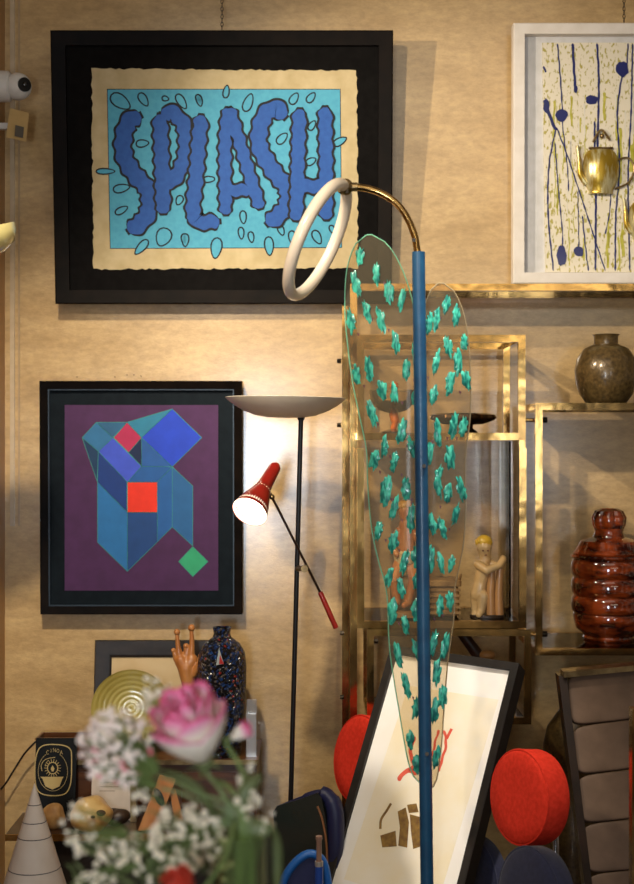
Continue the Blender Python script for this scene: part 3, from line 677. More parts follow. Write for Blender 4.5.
LD=[(360.6,254)]+s6([(97,40),(175,15),(220,80),(268,112),(140,150),(192,185),(80,185),(245,268),(285,370),(320,300),(102,390),(148,370),(195,445),(240,460),(158,535),(268,600),(205,660),(168,705),(240,715),(303,660),(282,815),(208,825),(318,480)])+s7([(207,45),(283,40),(240,105),(303,140),(182,190),(237,232),(278,305),(222,360),(265,400),(232,490),(280,540),(322,280),(322,370),(322,480),(322,630),(255,655),(283,765)])+s8([(255,300),(225,450),(258,560)])
RD=s6([(435,130),(472,168),(397,182),(368,200),(440,285),(503,268),(395,345),(478,345),(448,420),(512,410),(387,465),(462,580),(402,610),(500,585),(372,680),(448,700),(403,770),(490,815),(440,835)])+s7([(403,15),(492,35),(380,165),(420,180),(470,130),(375,290),(413,310),(452,315),(410,470),(447,450),(385,610),(428,620),(398,715)])+s8([(337,320),(375,255),(345,530)])
LO=[(372,233),(387,243),(399,262),(408,285),(414,310),(418,345),(420,400),(421,500),(423,600),(425,700),(426,770),(424,784),(416,780),(409,765),(404,740),(399,710),(394,680),(389.5,645),(388,605),(385.5,585),(379,562),(373,535),(370,510),(368,480),(367,450),(360,415),(353,380),(348,340),(345.5,305),(347,270),(353,247),(361,236)]
RO=[(441,283),(433,287),(427,300),(422,330),(422,450),(423,600),(425,700),(427,770),(430,786),(436,782),(441,750),(444,710),(448,662),(454,620),(455.5,587),(460,566),(464.5,542),(466.5,507),(466,480),(467,450),(471,420),(472,390),(471,360),(468,330),(462,306),(452,288)]
leaf(LO,418,-1,LD,glass('leaf_edge_green','#8fd0b4',1.5,.1,.75,'#8fe0c0'),'l')
leaf(RO,426,1,RD,glass('leaf_edge_pale','#d8c8a8',1.5,.1,.45,'#d6c29c'),'r')
for x,y in [(414,240),(424,466),(427,754)]:
    MB().tube([at(x,y,YG-.02),at(x,y,YG+.03)],.005,10).build('clamp_screw',STEEL,t)

# ================================================================== LEANING PICTURE
YP=3.95; k=px2m(1,YP); TL=at(391,645,YP)
TR=at(519,663,YP-.2); u=(TR-TL).normalized()
lo_,hi_=2.6,YP
for _ in range(50):
    mid=(lo_+hi_)/2
    if (at(322,884,mid)-TL).dot(u)*((at(322,884,hi_)-TL).dot(u))>0: hi_=mid
    else: lo_=mid
v=(at(322,884,hi_)-TL).normalized(); print('PICTURE',hi_,v)
P4=Pic(TL,TR,TL+v*((TR.z-.004)/-v.z))
# shift so that its lowest corner meets the floor
t=thing('framed_print',P4.pt(P4.w/2,P4.h,0)+V((0,0,0)),'tilted black-framed cream print with brown and red marks, leaning among the stools','picture')
GF=mat('dark_grey_frame','#231d19',.5,col2='#1a1613',nscale=20,spec=.25)
P4.frame([(0,-.06),(0,0),(7.5*k,0),(7.5*k,-.012),(7.5*k,-.06)]).build('frame',GF,t)
P4.panel(7*k,-.04,-.014).build('mat_board',mat('cream_mat','#f8f3ec',.8,col2='#f6f0e6',nscale=15),t)
sh=MB(); sh.prism([P4.px(407,684,-.0138),P4.px(497,698,-.0138),P4.px(435,905,-.0138),P4.px(342,878,-.0138)],P4.n,.0006)
sheet=sh.build('print_sheet',mat('yellowed_paper','#f7eedb',.8,col2='#f4e6c6',nscale=9),t)
z4=lambda x,y:(270+x/3.73,660+y/3.73)
z5=lambda x,y:(360+x/4.53,640+y/4.53)
mb=MB()
for pl,wd in [([(370,395+8),(382,440),(378,490),(362,540),(350,590)],1.3),([(350,400),(335,450),(320,520)],1.2),([(240,430),(220,500),(235,560),(200,590)],1.8),([(165,630),(205,585),(250,600)],2.2),([(215,420),(208,455)],1.2)]:
    ribbon(mb,[P4.px(*z5(*p)) for p in pl],P4.n,wd*k,-.013,.0004,amp=.4*k,freq=150)
ribbon(mb,[P4.px(*z5(408,395)),P4.px(*z5(385,440))],P4.n,1.4*k,-.013,.0004)
mb.build('red_brushwork',mat('red_ink','#d8402c',.6,col2='#e0604a',nscale=40),sheet)
mb=MB()   # plain abstract motif in gold-brown
def blob(pl,h=-.0128): mb.prism([P4.px(*z4(p.x,p.y),h) for p in smooth_poly([V((a,b,0)) for a,b in pl],5,True)],P4.n,.0004)
for pl in ([(470,560),(500,545),(512,600),(505,695),(472,688),(478,620)],[(515,570),(552,580),(556,690),(528,700),(520,640)],[(405,650),(462,632),(466,690),(412,694)],[(505,535),(540,530),(548,562),(512,566)]):
    mb.prism([P4.px(*z4(a,b),-.0128) for a,b in pl],P4.n,.0004)
ribbon(mb,[P4.px(*z4(405,625)),P4.px(*z4(408,590)),P4.px(*z4(430,555)),P4.px(*z4(445,530))],P4.n,1.2*k,-.0128,.0004)
mb.build('brown_motif',mat('gold_brown_ink','#6b4a20',.6,col2='#92702f',nscale=60),sheet)

# ================================================================== STOOLS
def stool(px,py,Y,rpx,cpx,label,colr,sx=-.80,sy=-.57,sz=.14,th=.085,r_=None):
    n=V((sx,sy,sz)).normalized(); s=px2m(1,Y); R=rpx*s; c=at(px,py,Y)
    root=thing('round_stool',(c.x-n.x*th*.5,c.y-n.y*th*.5,0),label,'stool','round drum stools beside the tilted picture')
    prof=[(0,.0),(R*.6,.002),(R*.9,0),(R*.965,-.004),(R*.985,-.009),(R*1.0,-.016),(R*1.0,-th+.01),(R*.97,-th),(0,-th)]
    MB().lathe(prof,c,n,seg=56).build('padded_seat',colr,root)
    u=n.orthogonal().normalized(); v=n.cross(u)
    MB().tube([c-n*.006+(u*math.cos(2*PI*i/56)+v*math.sin(2*PI*i/56))*R*.985 for i in range(56)],.0028,6,closed=True).build('piping',colr,root)
    b=c-n*(th+.001)
    MB().tube(smooth_poly([b,b-n*.03,b-n*.045+V((0,0,-.05)),V((b.x-n.x*.05,b.y-n.y*.05,max(.1,b.z-.3))),V((b.x-n.x*.05,b.y-n.y*.05,.02))],5),.009,10).build('stem',CHROME,root)
    MB().lathe([(0,0),(.12,0),(.12,.01),(.02,.02),(0,.02)],(b.x-n.x*.05,b.y-n.y*.05,0),seg=32).build('foot',CHROME,root)
    return root
REDF=mat('red_wool','#d03524',.9,col2='#be2d1c',nscale=90,bump=.4,bscale=400,spec=.1)
NAVF=mat('navy_wool','#2a2c46',.85,col2='#23253c',nscale=90,bump=.4,bscale=400,sheen=.15)
stool(517,797,3.42,47,0,'bright red round drum stool right of the tilted picture',REDF,-.87,-.47,.12,.075)
stool(356,758,3.98,43,0,'bright red round drum stool half hidden left of the tilted picture',REDF,-.84,-.5,.2,.07)
stool(526,897,3.12,49,0,'navy round drum stool below the right red stool',NAVF,-.87,-.47,.12,.055)
stool(466,886,3.86,50,0,'navy round drum stool tucked beside the frame of the tilted picture',NAVF,-.87,-.47,.12,.05)

# ================================================================== BROWN LOUNGE CHAIR
t=thing('lounge_chair',(at(640,0,3.6).x,3.6,0),'brown channel-padded leather chair with dark frame at lower right','chair')
LEA=mat('brown_grey_leather','#6a5443',.55,col2='#4c3b2e',nscale=7,bump=.3,bscale=60,spec=.25)
def yb(y): return 3.92-(y-665)/219*.25
def cp(x,y,o=0): p=at(x,y,yb(y)); p.y-=o; return p
yl=[676,727,775.5,824,874,926]; yr=[662,712,762,813,865,918]; 
for i in range(5):
    x0=567+i*5.2; x1=x0+150
    a=cp(x0,yl[i]); b=cp(x1,yr[i]-4); c=cp(x0+5.2,yl[i+1]); d=cp(x1+5,yr[i+1]-4)
    cen=(a+b+c+d)/4; uu=(b-a).normalized(); vv=(c-a).normalized(); nn=uu.cross(vv).normalized()
    MB().rbox(cen,uu,vv,nn,(b-a).length/2,(c-a).length/2*.985,.016,9,48,20).build('back_cushion',LEA,t)
DKW=mat('dark_lacquer_frame','#2c1d15',.3,col2='#17100c',nscale=8,spec=.4)
nb=V((0,-.75,-.2)).normalized()
mb=MB(); a=cp(561,674); b=cp(590,905); b2=V((b.x+.02,b.y-.05,.0))
mb.hexa([a+V((-.012,-.03,0)),a+V((.011,-.03,0)),a+V((.011,.03,0)),a+V((-.012,.03,0))],[b+V((-.012,-.03,0)),b+V((.008,-.03,0)),b+V((.008,.03,0)),b+V((-.012,.03,0))])
mb.build('side_rail',DKW,t)
a2=cp(561+165,660); mb=MB(); mb.hexa([a2+V((-.012,-.03,0)),a2+V((.011,-.03,0)),a2+V((.011,.03,0)),a2+V((-.012,.03,0))],[b+V((.5,-.03,0)),b+V((.52,-.03,0)),b+V((.52,.03,0)),b+V((.5,.03,0))]); mb.build('side_rail',DKW,t)
mb=MB(); p=cp(561,672,.02); q_=cp(726,656,.02); dd=(q_-p).normalized(); mb.obox((p+q_)/2,dd,Y_,dd.cross(Y_),(q_-p).length/2,.03,.008); mb.build('top_rail',OLDBRASS,t)
mb=MB(); mb.box((b.x-.01,b.y-.45,b.z-.06),(b.x+.53,b.y+.03,b.z-.01)); mb.build('seat',LEA,t)
for xx in (b.x,b.x+.5):
    for yy in (b.y-.02,b.y-.42): MB().box((xx,yy-.015,0),(xx+.03,yy+.015,b.z-.06)).build('leg',DKW,t)
# mirror edge at far right
t=thing('standing_mirror',(at(660,0,3.0).x,3.0,0),'brass-edged mirror slab cut by the right edge of the photo','mirror')
a=at(631,708,3.0); MB().box((a.x,2.99,0),(a.x+.010,3.02,a.z)).box((a.x+.22,2.99,0),(a.x+.232,3.02,a.z)).box((a.x+.010,2.99,a.z-.012),(a.x+.22,3.02,a.z)).build('frame',BRASS,t)
MB().box((a.x+.010,3.002,0),(a.x+.22,3.012,a.z-.012)).build('mirror_glass',mat('mirror_silver',(.6,.68,.72),.05,1),t)

# ================================================================== DARK ARMCHAIR + BLUE SEAT
t=thing('armchair',(at(300,0,3.75).x,3.75,0),'black-green leather armchair back with navy rim, beneath the black lamp pole','chair')
DG=mat('black_green_leather','#14201c',.4,col2='#22211a',nscale=9,bump=.3,bscale=80,coat=.2); NV=mat('navy_leather','#1d2148',.45,col2='#191b3c',nscale=12)
o=[(273,812),(277,806),(300,799),(317,793),(321,797),(325,815),(328,840),(329,870),(330,930),(284,930),(276,850)]
n4=V((-.35,-.93,.1)).normalized(); p0=at(300,850,3.72)
mb=MB(); mb.prism([onplane(x,y,p0,n4) for x,y in o],-n4,.045); mb.build('back_panel',DG,t)
rimpts=[onplane(x,y,p0,n4)-n4*.02 for x,y in [(275,809),(300,799),(318,794),(328,800),(333,815),(333,845),(331,870),(331,930)]]
MB().tube(smooth_poly(rimpts,6),[.006]*7+[.01]*6+[.02]*6+[.024]*(len(smooth_poly(rimpts,6))-19),10).build('rim',NV,t)
MB().tube(smooth_poly([onplane(x,y,p0,n4)+n4*.004 for x,y in [(318,806),(323,820),(327,845),(328,880),(329,930)]],5),.0032,8).build('welt',mat('tan_welt','#8a5a34',.5),t)
a=onplane(276,930,p0,n4); b=onplane(330,930,p0,n4)
MB().box((a.x,a.y-.24,a.z-.08),(b.x+.02,b.y+.02,a.z-.02)).build('seat',DG,t)
for xx in (a.x+.01,b.x-.02):
    for yy in (b.y-.02,a.y-.2): MB().box((xx,yy-.015,0),(xx+.03,yy+.015,a.z-.08)).build('leg',BLACKM,t)
# blue curved chair in front
t=thing('tub_chair',(at(322,0,3.3).x,3.3,0),'bright blue piped tub chair, only its curved top edge in view','chair')
arcp=smooth_poly([at(x,y,3.4) for x,y in [(276,905),(284,880),(294,864),(308,854),(320,858),(326,872),(329,900)]],6)
MB().tube(arcp,.011,10).build('rim',mat('bright_blue_leather','#1c5ea8',.4),t)
mb=MB(); bot=[V((p.x,p.y+.01,.18)) for p in arcp]; kk=len(arcp); mb.add([p+V((0,.008,0)) for p in arcp]+bot+[p+V((0,.03,0)) for p in arcp]+[p+V((0,.03,0)) for p in bot],
  [(i,i+1,kk+i+1,kk+i) for i in range(kk-1)]+[(2*kk+i,3*kk+i,3*kk+i+1,2*kk+i+1) for i in range(kk-1)]+[(i,2*kk+i,2*kk+i+1,i+1) for i in range(kk-1)],True); mb.build('shell',mat('indigo_leather','#23264e',.45),t)
for x in (290,318): MB().tube([V((at(x,0,3.4).x,3.43,.2)),V((at(x,0,3.4).x,3.43,0))],.012,8).build('leg',CHROME,t)
t=thing('slender_stand',(at(319,0,3.36).x,3.36,0),'slender dark stand with a brown neck and pale collar, by the blue chair','stand')
cx=at(319,0,3.36)
MB().lathe([(0,0),(.05,0),(.05,.01),(.012,.02),(.0105,at(0,866,3.36).z-.02),(.0105,at(0,866,3.36).z),(0,at(0,866,3.36).z)],(cx.x,3.36,0),seg=20).build('body',mat('cobalt_lacquer','#1c3f8c',.3,coat=.4),t)
z1=at(0,866,3.36).z; z2=at(0,836,3.36).z
MB().lathe([(0,z1),(.0105,z1),(.0105,z1+.012),(0,z1+.012)],(cx.x,3.36,0),seg=16).build('collar',mat('silver_collar','#b8b0a8',.3,.6),t)
MB().lathe([(0,z1+.012),(.007,z1+.012),(.0065,z2-.012),(.0085,z2-.008),(.008,z2),(0,z2+.002)],(cx.x,3.36,0),seg=16).build('neck',mat('brown_neck','#8a6a5a',.35),t)

# ================================================================== CABINET, LOW TABLE
s=px2m(1,4.2)
WOOD=mat('walnut_veneer','#5a3418',.4,col2='#3c200e',nscale=9,nstretch=(1,1,6),coat=.25)
zA=at(0,760,4.2).z; xA0=at(38,0,4.2).x; xA1=at(258,0,4.2).x
t=thing('wooden_cabinet',((xA0+xA1)/2,4.3,0),'low brown wooden cabinet with brass top edge against the wall','cabinet')
MB().box((xA0,4.215,0),(xA1-.004,4.49,zA-.012)).build('body',WOOD,t)
MB().box((xA0-.004,4.2,zA-.012),(xA1,4.49,zA)).build('top',mat('brown_top','#6e451f',.35,col2='#563315',nscale=8,nstretch=(1,4,1),coat=.3),t)
MB().box((xA0-.004,4.196,zA-.014),(xA1+.002,4.2,zA+.001)).build('brass_edge',OLDBRASS,t)
for i in range(3):
    x0=xA0+.02+i*(xA1-xA0-.03)/3; x1=x0+(xA1-xA0-.06)/3
    d=MB().box((x0,4.205,.06),(x1,4.215,zA-.04)).build('door',WOOD,t)
    MB().ball(V((x1-.03,4.198,zA-.12)),.009).build('knob',OLDBRASS,d)
zT=at(0,835,3.95).z; xT0=at(5,0,3.95).x; xT1=at(250,0,3.95).x
t=thing('low_table',((xT0+xT1)/2,4.05,0),'long low dark wooden table in front of the cabinet','table')
MB().box((xT0,3.955,zT-.014),(xT1,4.19,zT)).build('tabletop',mat('table_wood','#3f2717',.3,col2='#2b190e',nscale=8,nstretch=(1,5,1),coat=.3),t)
MB().box((xT0,3.95,zT-.018),(xT1,3.955,zT+.001)).build('brass_edge',BRASS,t)
mb=MB().box((xT0+.03,3.98,.0),(xT1-.03,4.18,zT-.014)).build('base',mat('dark_base_wood','#1c110a',.6),t)

# dark frame leaning on the cabinet top
P5=Pic(at(95,640,4.47),at(212,640,4.47),at(95,742,4.44)); s5=px2m(1,4.46)
P5=Pic(at(95,640,4.47),at(212,640,4.47),V((at(95,640,4.47).x,4.42,zA+.001)))
t=thing('picture_frame',P5.pt(P5.w/2,P5.h,0),'wide dark picture frame with blank cream paper behind the golden plate','picture frame')
P5.frame([(0,-.018),(0,.0),(.004,.006),(14*s5,.004),(17*s5,-.002),(17*s5,-.018)]).build('frame',mat('rubbed_dark_frame','#2a201a',.45,col2='#171210',nscale=25),t)
P5.panel(16*s5,-.016,-.006).build('paper_sheet',mat('cream_sheet','#d8bf94',.8,col2='#ceb284',nscale=8),t)
# golden ribbed plate on stand
c=at(131,708,4.3); s=px2m(1,4.3)
t=thing('ribbed_plate',(c.x,4.3,zA),'golden ribbed glass plate upright on the cabinet behind the rose','plate')
n_=V((.1,-.97,.18)).normalized(); R=39*s; prof=[(0,.0)]
for i in range(1,40):
    r=R*i/39; prof.append((r,.002+.022*(i/39)**2+.00035*math.sin(i*1.3)))
prof+=[(R,.018),(0,-.006)]
GPL=mat('gold_plate','#b8a554',.35,.2,col2='#9a8738',nscale=5,coat=.7)
MB().lathe(prof,c,n_,seg=56,sc=(.97,1)).build('plate',GPL,t)
MB().tube(smooth_poly([c+V((-.03,.04,-.115)),c+V((-.03,-.02,-.115)),c+V((-.028,-.04,-.1)),c+V((-.02,.03,.0)),c+V((0,.025,.118)),c+V((.02,.03,.0)),c+V((.03,-.04,-.1)),c+V((.03,-.02,-.115)),c+V((.03,.04,-.115))],4),.0022,6).build('wire_stand',STEEL,t)
# carved wooden hand
t=thing('wooden_hand',(at(192,0,4.3).x,4.3,zA),'carved orange-brown wooden hand with bead-tipped fingers, beside the dark mosaic vase','sculpture')
OW=mat('orange_wood','#c4854a',.4,col2='#a5632e',nscale=20,nstretch=(1,1,.3),coat=.3)
f=lambda x,y,d=0: at(x,y,4.3+d)
J=[(V((f(199,0).x,4.3,zA+.012)),f(194,700),.026,.022),(f(194,700),f(188,682),.022,.021),(f(188,682),f(186,668),.022,.028),(f(186,668),f(181,661),.027,.022),(f(187,666),f(192,660),.024,.020),
 (f(180,658),f(178,646),.012,.0085),(f(178,646),f(177,634),.0085,.0065),(f(191,656),f(192,644),.0125,.009),(f(192,644),f(191.5,630),.009,.007),(f(176,660),f(174,652),.009,.007),(f(186,657),f(186,647),.0095,.0075),
 (f(194,674,-.01),f(199,664,-.02),.011,.008),(f(199,664,-.02),f(200,655,-.02),.008,.0065)]
skin_fig('hand',J,OW,t,.003)
mb=MB()
for x,y,r in [(177,632,.0105),(191.5,628,.0115),(173.5,650.5,.008),(186,646,.009)]: mb.ball(f(x,y),r)
mb.build('bead_tips',OW,t)
MB().lathe([(0,0),(.05,0),(.05,.012),(.03,.016),(0,.016)],(f(199,0).x,4.3,zA),seg=24).build('base',OW,t)
# mosaic vase
c=V((at(222,0,4.27).x,4.27,zA)); s=px2m(1,4.27); top=(zA-at(0,627,4.27).z)*-1/s
H=top; prof=[(0,0),(17,0),(19,2),(22,H*.2),(24,H*.45),(24.5,H*.7),(23,H*.8),(18,H*.87),(9.5,H*.92),(8.2,H*.95),(9,H*.985),(9.5,H),(8,H),(7,H*.95),(0,H*.9)]
def mosaic():
    m=bpy.data.materials.new('blue_black_mosaic'); m.use_nodes=True; n=m.node_tree.nodes; L=m.node_tree.links; b=n['Principled BSDF']; b.inputs['Roughness'].default_value=.2
    tcn=n.new('ShaderNodeTexCoord'); vo=n.new('ShaderNodeTexVoronoi'); vo.inputs['Scale'].default_value=150; L.new(tcn.outputs['Object'],vo.inputs[0])
    sp=n.new('ShaderNodeSeparateColor'); L.new(vo.outputs['Color'],sp.inputs[0]); r=n.new('ShaderNodeValToRGB'); r.color_ramp.interpolation='CONSTANT'; e=r.color_ramp.elements
    e[0].position=0; e[0].color=(*lin('#0c0d12'),1); e[1].position=.42; e[1].color=(*lin('#142a52'),1)
    for p,cc in ((.62,'#0a0a0e'),(.76,'#173c74'),(.83,'#5a5048'),(.93,'#12131a'),(.985,'#8a2418')): x=e.new(p); x.color=(*lin(cc),1)
    L.new(sp.outputs[0],r.inputs[0]); L.new(r.outputs[0],b.inputs['Base Color'])
    v2=n.new('ShaderNodeTexVoronoi'); v2.feature='DISTANCE_TO_EDGE'; v2.inputs['Scale'].default_value=150; L.new(tcn.outputs['Object'],v2.inputs[0])
    bp=n.new('ShaderNodeBump'); bp.inputs['Strength'].default_value=.9; bp.inputs['Distance'].default_value=.01; L.new(v2.outputs[0],bp.inputs['Height']); L.new(bp.outputs[0],b.inputs['Normal']); return m
t=thing('mosaic_vase',c,'dark blue and black rough-textured vase with short neck at cabinet end','vase')
MB().lathe([(r*s,h*s) for r,h in prof],c,seg=44).build('vase_body',mosaic(),t)
mb=MB(); f=lambda x,y,d: at(x,y,4.27-24*s*d)
mb.prism([f(219,648,.97),f(224,664,1.01),f(216,665,.99)],V((0,-1,0)),.0015); mb.build('silver_inlay',mat('pale_inlay','#9aa09c',.3),t)
mb=MB(); mb.prism([f(220,655,1.05),f(224,664,1.08),f(219,664,1.05)],V((0,-1,0)),.0015); mb.build('red_inlay',mat('red_inlay','#a8201a',.35),t)
# acrylic block
a=at(246.5,700,4.25); b=at(256.5,700,4.25)
t=thing('acrylic_block',((a.x+b.x)/2,4.25,zA),'clear acrylic holder standing right of the mosaic vase','holder')
MB().box((a.x,4.235,zA+.001),(b.x,4.265,zA+.135)).build('lower_block',glass('acrylic','#e6e4e0',1.6,.05,.35,'#d0d0d4'),t)
MB().box((a.x,4.255,zA+.135),(b.x,4.265,a.z)).build('upper_plate',glass('acrylic_thin','#f0eee8',1.5,.05,.2,'#d8d8dc'),t)

# ---- objects on the low table
def base_y(Y): return zT
# plaque with gold emblem and the letters CINOA
PL=Pic(at(36,738,4.17),at(77,738,4.17),V((at(36,727,4.17).x,4.13,zT+.001)))
t=thing('shop_plaque',PL.pt(PL.w/2,PL.h,0),'black plaque with gold border, sunburst emblem and CINOA lettering on low table','plaque')
PL.panel(0,-.012,0).build('board',mat('black_plaque','#0a0b0a',.5,spec=.2),t)
GI=mat('gold_ink','#b89e62',.4,.3)
def plp(x,y): # zoom coords in region 25,720 scale 10.57
    return PL.px(25+x/10.57,720+y/10.57,0)
def plr(mb,pl,w,closed=False):
    pts=[plp(*p) for p in pl]
    if closed: pts.append(pts[0])
    ribbon(mb,pts,PL.n,w,.0002,.0005)
mb=MB()
plr(mb,[(150,300),(200,268),(300,258),(420,272),(478,310),(492,380),(490,600),(470,710),(420,780),(300,800),(170,775),(115,690),(105,500),(122,370)],.0016,True)
mb.build('gold_border',GI,t)
mb=MB()
el=[(295+155*math.cos(a),545+205*math.sin(a)) for a in [PI*(-.35+1.7*i/20) for i in range(21)]]
plr(mb,el,.0006); mb.prism([plp(160,600),plp(410,600),plp(395,620),plp(365,700),plp(290,735),plp(215,700),plp(185,620)],PL.n,.0008)
cc=(292,508)
for k in range(18):
    a=2*PI*k/18; plr(mb,[(cc[0]+56*math.cos(a),cc[1]+62*math.sin(a)),(cc[0]+88*math.cos(a),cc[1]+95*math.sin(a))],.0008)
plr(mb,[(cc[0]+54*math.cos(a),cc[1]+60*math.sin(a)) for a in [2*PI*i/16 for i in range(17)]],.0013)
mb.prism([plp(292,478),plp(312,515),plp(300,545),plp(284,545),plp(272,515)],PL.n,.0006)
plr(mb,[(180,540),(172,480),(200,430),(250,405),(320,395)],.001); plr(mb,[(215,490),(225,450),(250,425)],.0006)
mb.build('sunburst_emblem',GI,t)
def letter_strokes(ch):
    return {'C':[[(1,.15),(.5,0),(0,.5),(.5,1),(1,.85)]],'I':[[(.5,0),(.5,1)]],'N':[[(0,1),(0,0)],[(0,0),(1,1)],[(1,1),(1,0)]],'O':[[(.5,0),(0,.5),(.5,1),(1,.5),(.5,0)]],'A':[[(0,1),(.5,0)],[(.5,0),(1,1)],[(.22,.65),(.78,.65)]]}[ch]
mb=MB()
for i,ch in enumerate('CINOA'):
    cxx=228+i*36; yy=[322,304,298,304,322][i]
    for st in letter_strokes(ch): plr(mb,[(cxx+(x-.5)*1+x*24,yy+y*40+(x-.5)*0) for x,y in st],.0005)
mb.build('lettering',GI,t)
# rock
def rock(name,px,py,Y,r,sc,m,label,cat,seed):
    rnd=random.Random(seed); c=at(px,py,Y); c.z=zT+r*sc[2]*.93
    mb=MB(); mb.ball(c,r,sc,20,14)
    fs=[(V((rnd.uniform(-1,1),rnd.uniform(-1,1),rnd.uniform(-1,1))).normalized(),rnd.uniform(-.3,.22)) for _ in range(14)]
    for i,p in enumerate(mb.v):
        d=(p-c).normalized(); k=1+sum(a*max(0,d.dot(n))**8 for n,a in fs); mb.v[i]=c+(p-c)*k
    return tag(mb.build(name,m),label,cat)
t_=rock('rock_specimen',54,812,4.02,px2m(13,4.02),(1,.8,1.0),mat('golden_rock','#8a6234',.6,col2='#b58e5a',nscale=22,bump=.8),'golden-brown rough rock in front of the black plaque','rock',3)
t_=rock('ceramic_ornament',93,812,4.0,px2m(22,4.0),(1,.8,.78),mat('ochre_cream_ceramic','#d2b071',.35,col2='#a8702c',nscale=9,coat=.5,lo=.45,hi=.62),'cream and ochre rounded ceramic ornament with dark hollows, under the blossoms','ornament',5)
mb=MB(); 
for x,y,r in ((101,813,4),(93,817,2)): mb.ball(at(x,y,3.947),px2m(r,3.95),(1.2,.3,.8))
del t_['_w']; t_['_w']=tuple(t_.location); mb.build('dark_hollow',mat('dark_hollow','#4a3420',.7),t_)
t_=rock('dark_pebble',118,818,4.06,px2m(13,4.06),(1,.8,.65),mat('dark_stone','#3c2a1a',.4,col2='#241810',nscale=20),'small dark brown stone right of the cream ceramic ornament','stone',8)
# small card in a holder
PC=Pic(at(92,768,4.12),at(131,768,4.12),V((at(92,768,4.12).x,4.10,zT+.001)))
t=thing('display_card',PC.pt(PC.w/2,PC.h,0),'small off-white printed card standing beneath the white blossoms','card')
PC.panel(0,-.003,0).build('card',mat('card_stock','#cfbfae',.7),t)
mb=MB()
for i in range(3):
    ribbon(mb,[PC.pt(PC.w*(.2),PC.h*(.28+i*.08),0),PC.pt(PC.w*(.8-.1*i),PC.h*(.28+i*.08),0)],PC.n,.0008,.0002,.0003)
mb.build('printed_lines',mat('grey_print','#7a6a5c',.7),t)
MB().box((at(132,0,4.12).x,4.08,zT+.001),(at(138,0,4.12).x,4.12,PC.TL.z-.005)).build('card_post',OLDBRASS,t)
# orange wooden piece
t=thing('wooden_sculpture',(at(152,0,4.0).x,4.0,zT),'orange wooden slanted plank sculpture with a dark oval, behind the blossoms','sculpture')
n6=V((.2,-.97,.1)).normalized(); p6=at(152,800,4.0)
zb=zT+.002
pl=[onplane(x,y,p6,n6) for x,y in [(160,775),(176,779),(156,826),(138,824)]]
for p in pl[2:]: p.z=zb
MB().prism(pl,-n6,.014).build('plank',OW,t)
pl=[onplane(x,y,p6,n6)-n6*.016 for x,y in [(170,790),(176,790),(186,826),(176,826)]]
for p in pl[2:]: p.z=zb
MB().prism(pl,-n6,.014).build('strut',OW,t)
MB().prism([onplane(159+4.5*math.cos(a)-7*math.sin(a)*-.45,797+9*math.sin(a),p6,n6) for a in [2*PI*i/20 for i in range(20)]],n6,.002).build('oval_hole_shade',mat('hole_shade','#20201e',.4),t)  # dark oval plate paints the shade inside the plank's hole
bx0=at(38,0,4.3).x; bx1=at(108,0,4.3).x; bz=at(0,736,4.3).z
t=thing('wooden_box',((bx0+bx1)/2,4.3,zA),'open-topped brown wooden box behind the black plaque','box')
MB().box((bx0,4.27,zA+.001),(bx1,4.278,bz)).box((bx0,4.35,zA+.001),(bx1,4.358,bz)).box((bx0,4.278,zA+.001),(bx0+.008,4.35,bz)).box((bx1-.008,4.278,zA+.001),(bx1,4.35,bz)).build('sides',WOOD,t)
MB().box((bx0-.003,4.264,bz-.006),(bx1+.003,4.272,bz+.001)).build('rim',mat('oak_rim','#8a6030',.5),t)
# cable with inline switch
cab=smooth_poly([at(x,y,4.44) for x,y in [(-14,800),(2,788),(14,770),(25,753),(38,740),(48,735)]]+[at(x,y,4.44) for x,y in [(58,735),(68,740),(80,742),(98,741)]],6)
t=thing('power_cable',(at(20,0,4.44).x,4.44,at(0,800,4.44).z),'black cable with inline switch draped over the cabinet corner','cable')
MB().tube(cab,.0032,8).build('cord',BLACKM,t)
MB().tube([at(38,739.5,4.438),at(41,738,4.438),at(52,735.5,4.438),at(55,735,4.438)],[.005,.009,.009,.005],10).build('inline_switch',BLACKM,t)

# ================================================================== CONE, CAMERA, SENSOR, YELLOW SHADE
Yc=3.5; ap=at(34.5,783,Yc); t=thing('floor_cone',(ap.x,Yc,0),'tall off-white cone with thin dark rings at lower left','cone')
slope=.305
MB().lathe([(0,0),(ap.z*slope,0),(ap.z*slope*.5,ap.z*.5),(.003,ap.z-.008),(0,ap.z)],(ap.x,Yc,0),seg=60).build('cone',mat('off_white_plaster','#ddcdbb',.6,col2='#d4c2ae',nscale=12,bump=.15),t)
for y in (804,821,836,867,905,950):
    z=at(0,y,Yc).z; r=(ap.z-z)*slope+.0004
    MB().tube([V((ap.x+r*math.cos(2*PI*i/48)*1.0,Yc+r*math.sin(2*PI*i/48),z)) for i in range(48)],.0011,5,closed=True).build('ring_line',mat('dark_line','#4a4444',.6),t)
XW=-1.04
WP=mat('white_plastic','#d9d4cc',.4)
Yk=4.28; t=thing('security_camera',(XW,Yk,at(0,100,Yk).z),'white dome security camera high on the left wall','camera')
zc=at(0,86.5,Yk).z; s=px2m(1,Yk); x0=XW
xx=lambda px: at(px,0,Yk).x
MB().lathe([(0,0),(15*s,0),(15.5*s,xx(4)-x0),(15*s,xx(9)-x0),(13*s,xx(11)-x0),(0,xx(11)-x0)],(x0,Yk,zc),X_,seg=40).build('mount',WP,t)
MB().ball((xx(18),Yk,zc),13.5*s,seg=24,rings=16).build('dome',WP,t)
dl=V((.66,-.72,-.04)).normalized(); lc=V((xx(18),Yk,zc))
lensb=MB().lathe([(0,9*s),(7*s,9*s),(7*s,13.6*s),(5.8*s,14*s),(0,13.8*s)],lc,dl,seg=28).build('lens_housing',BLACKM,t)
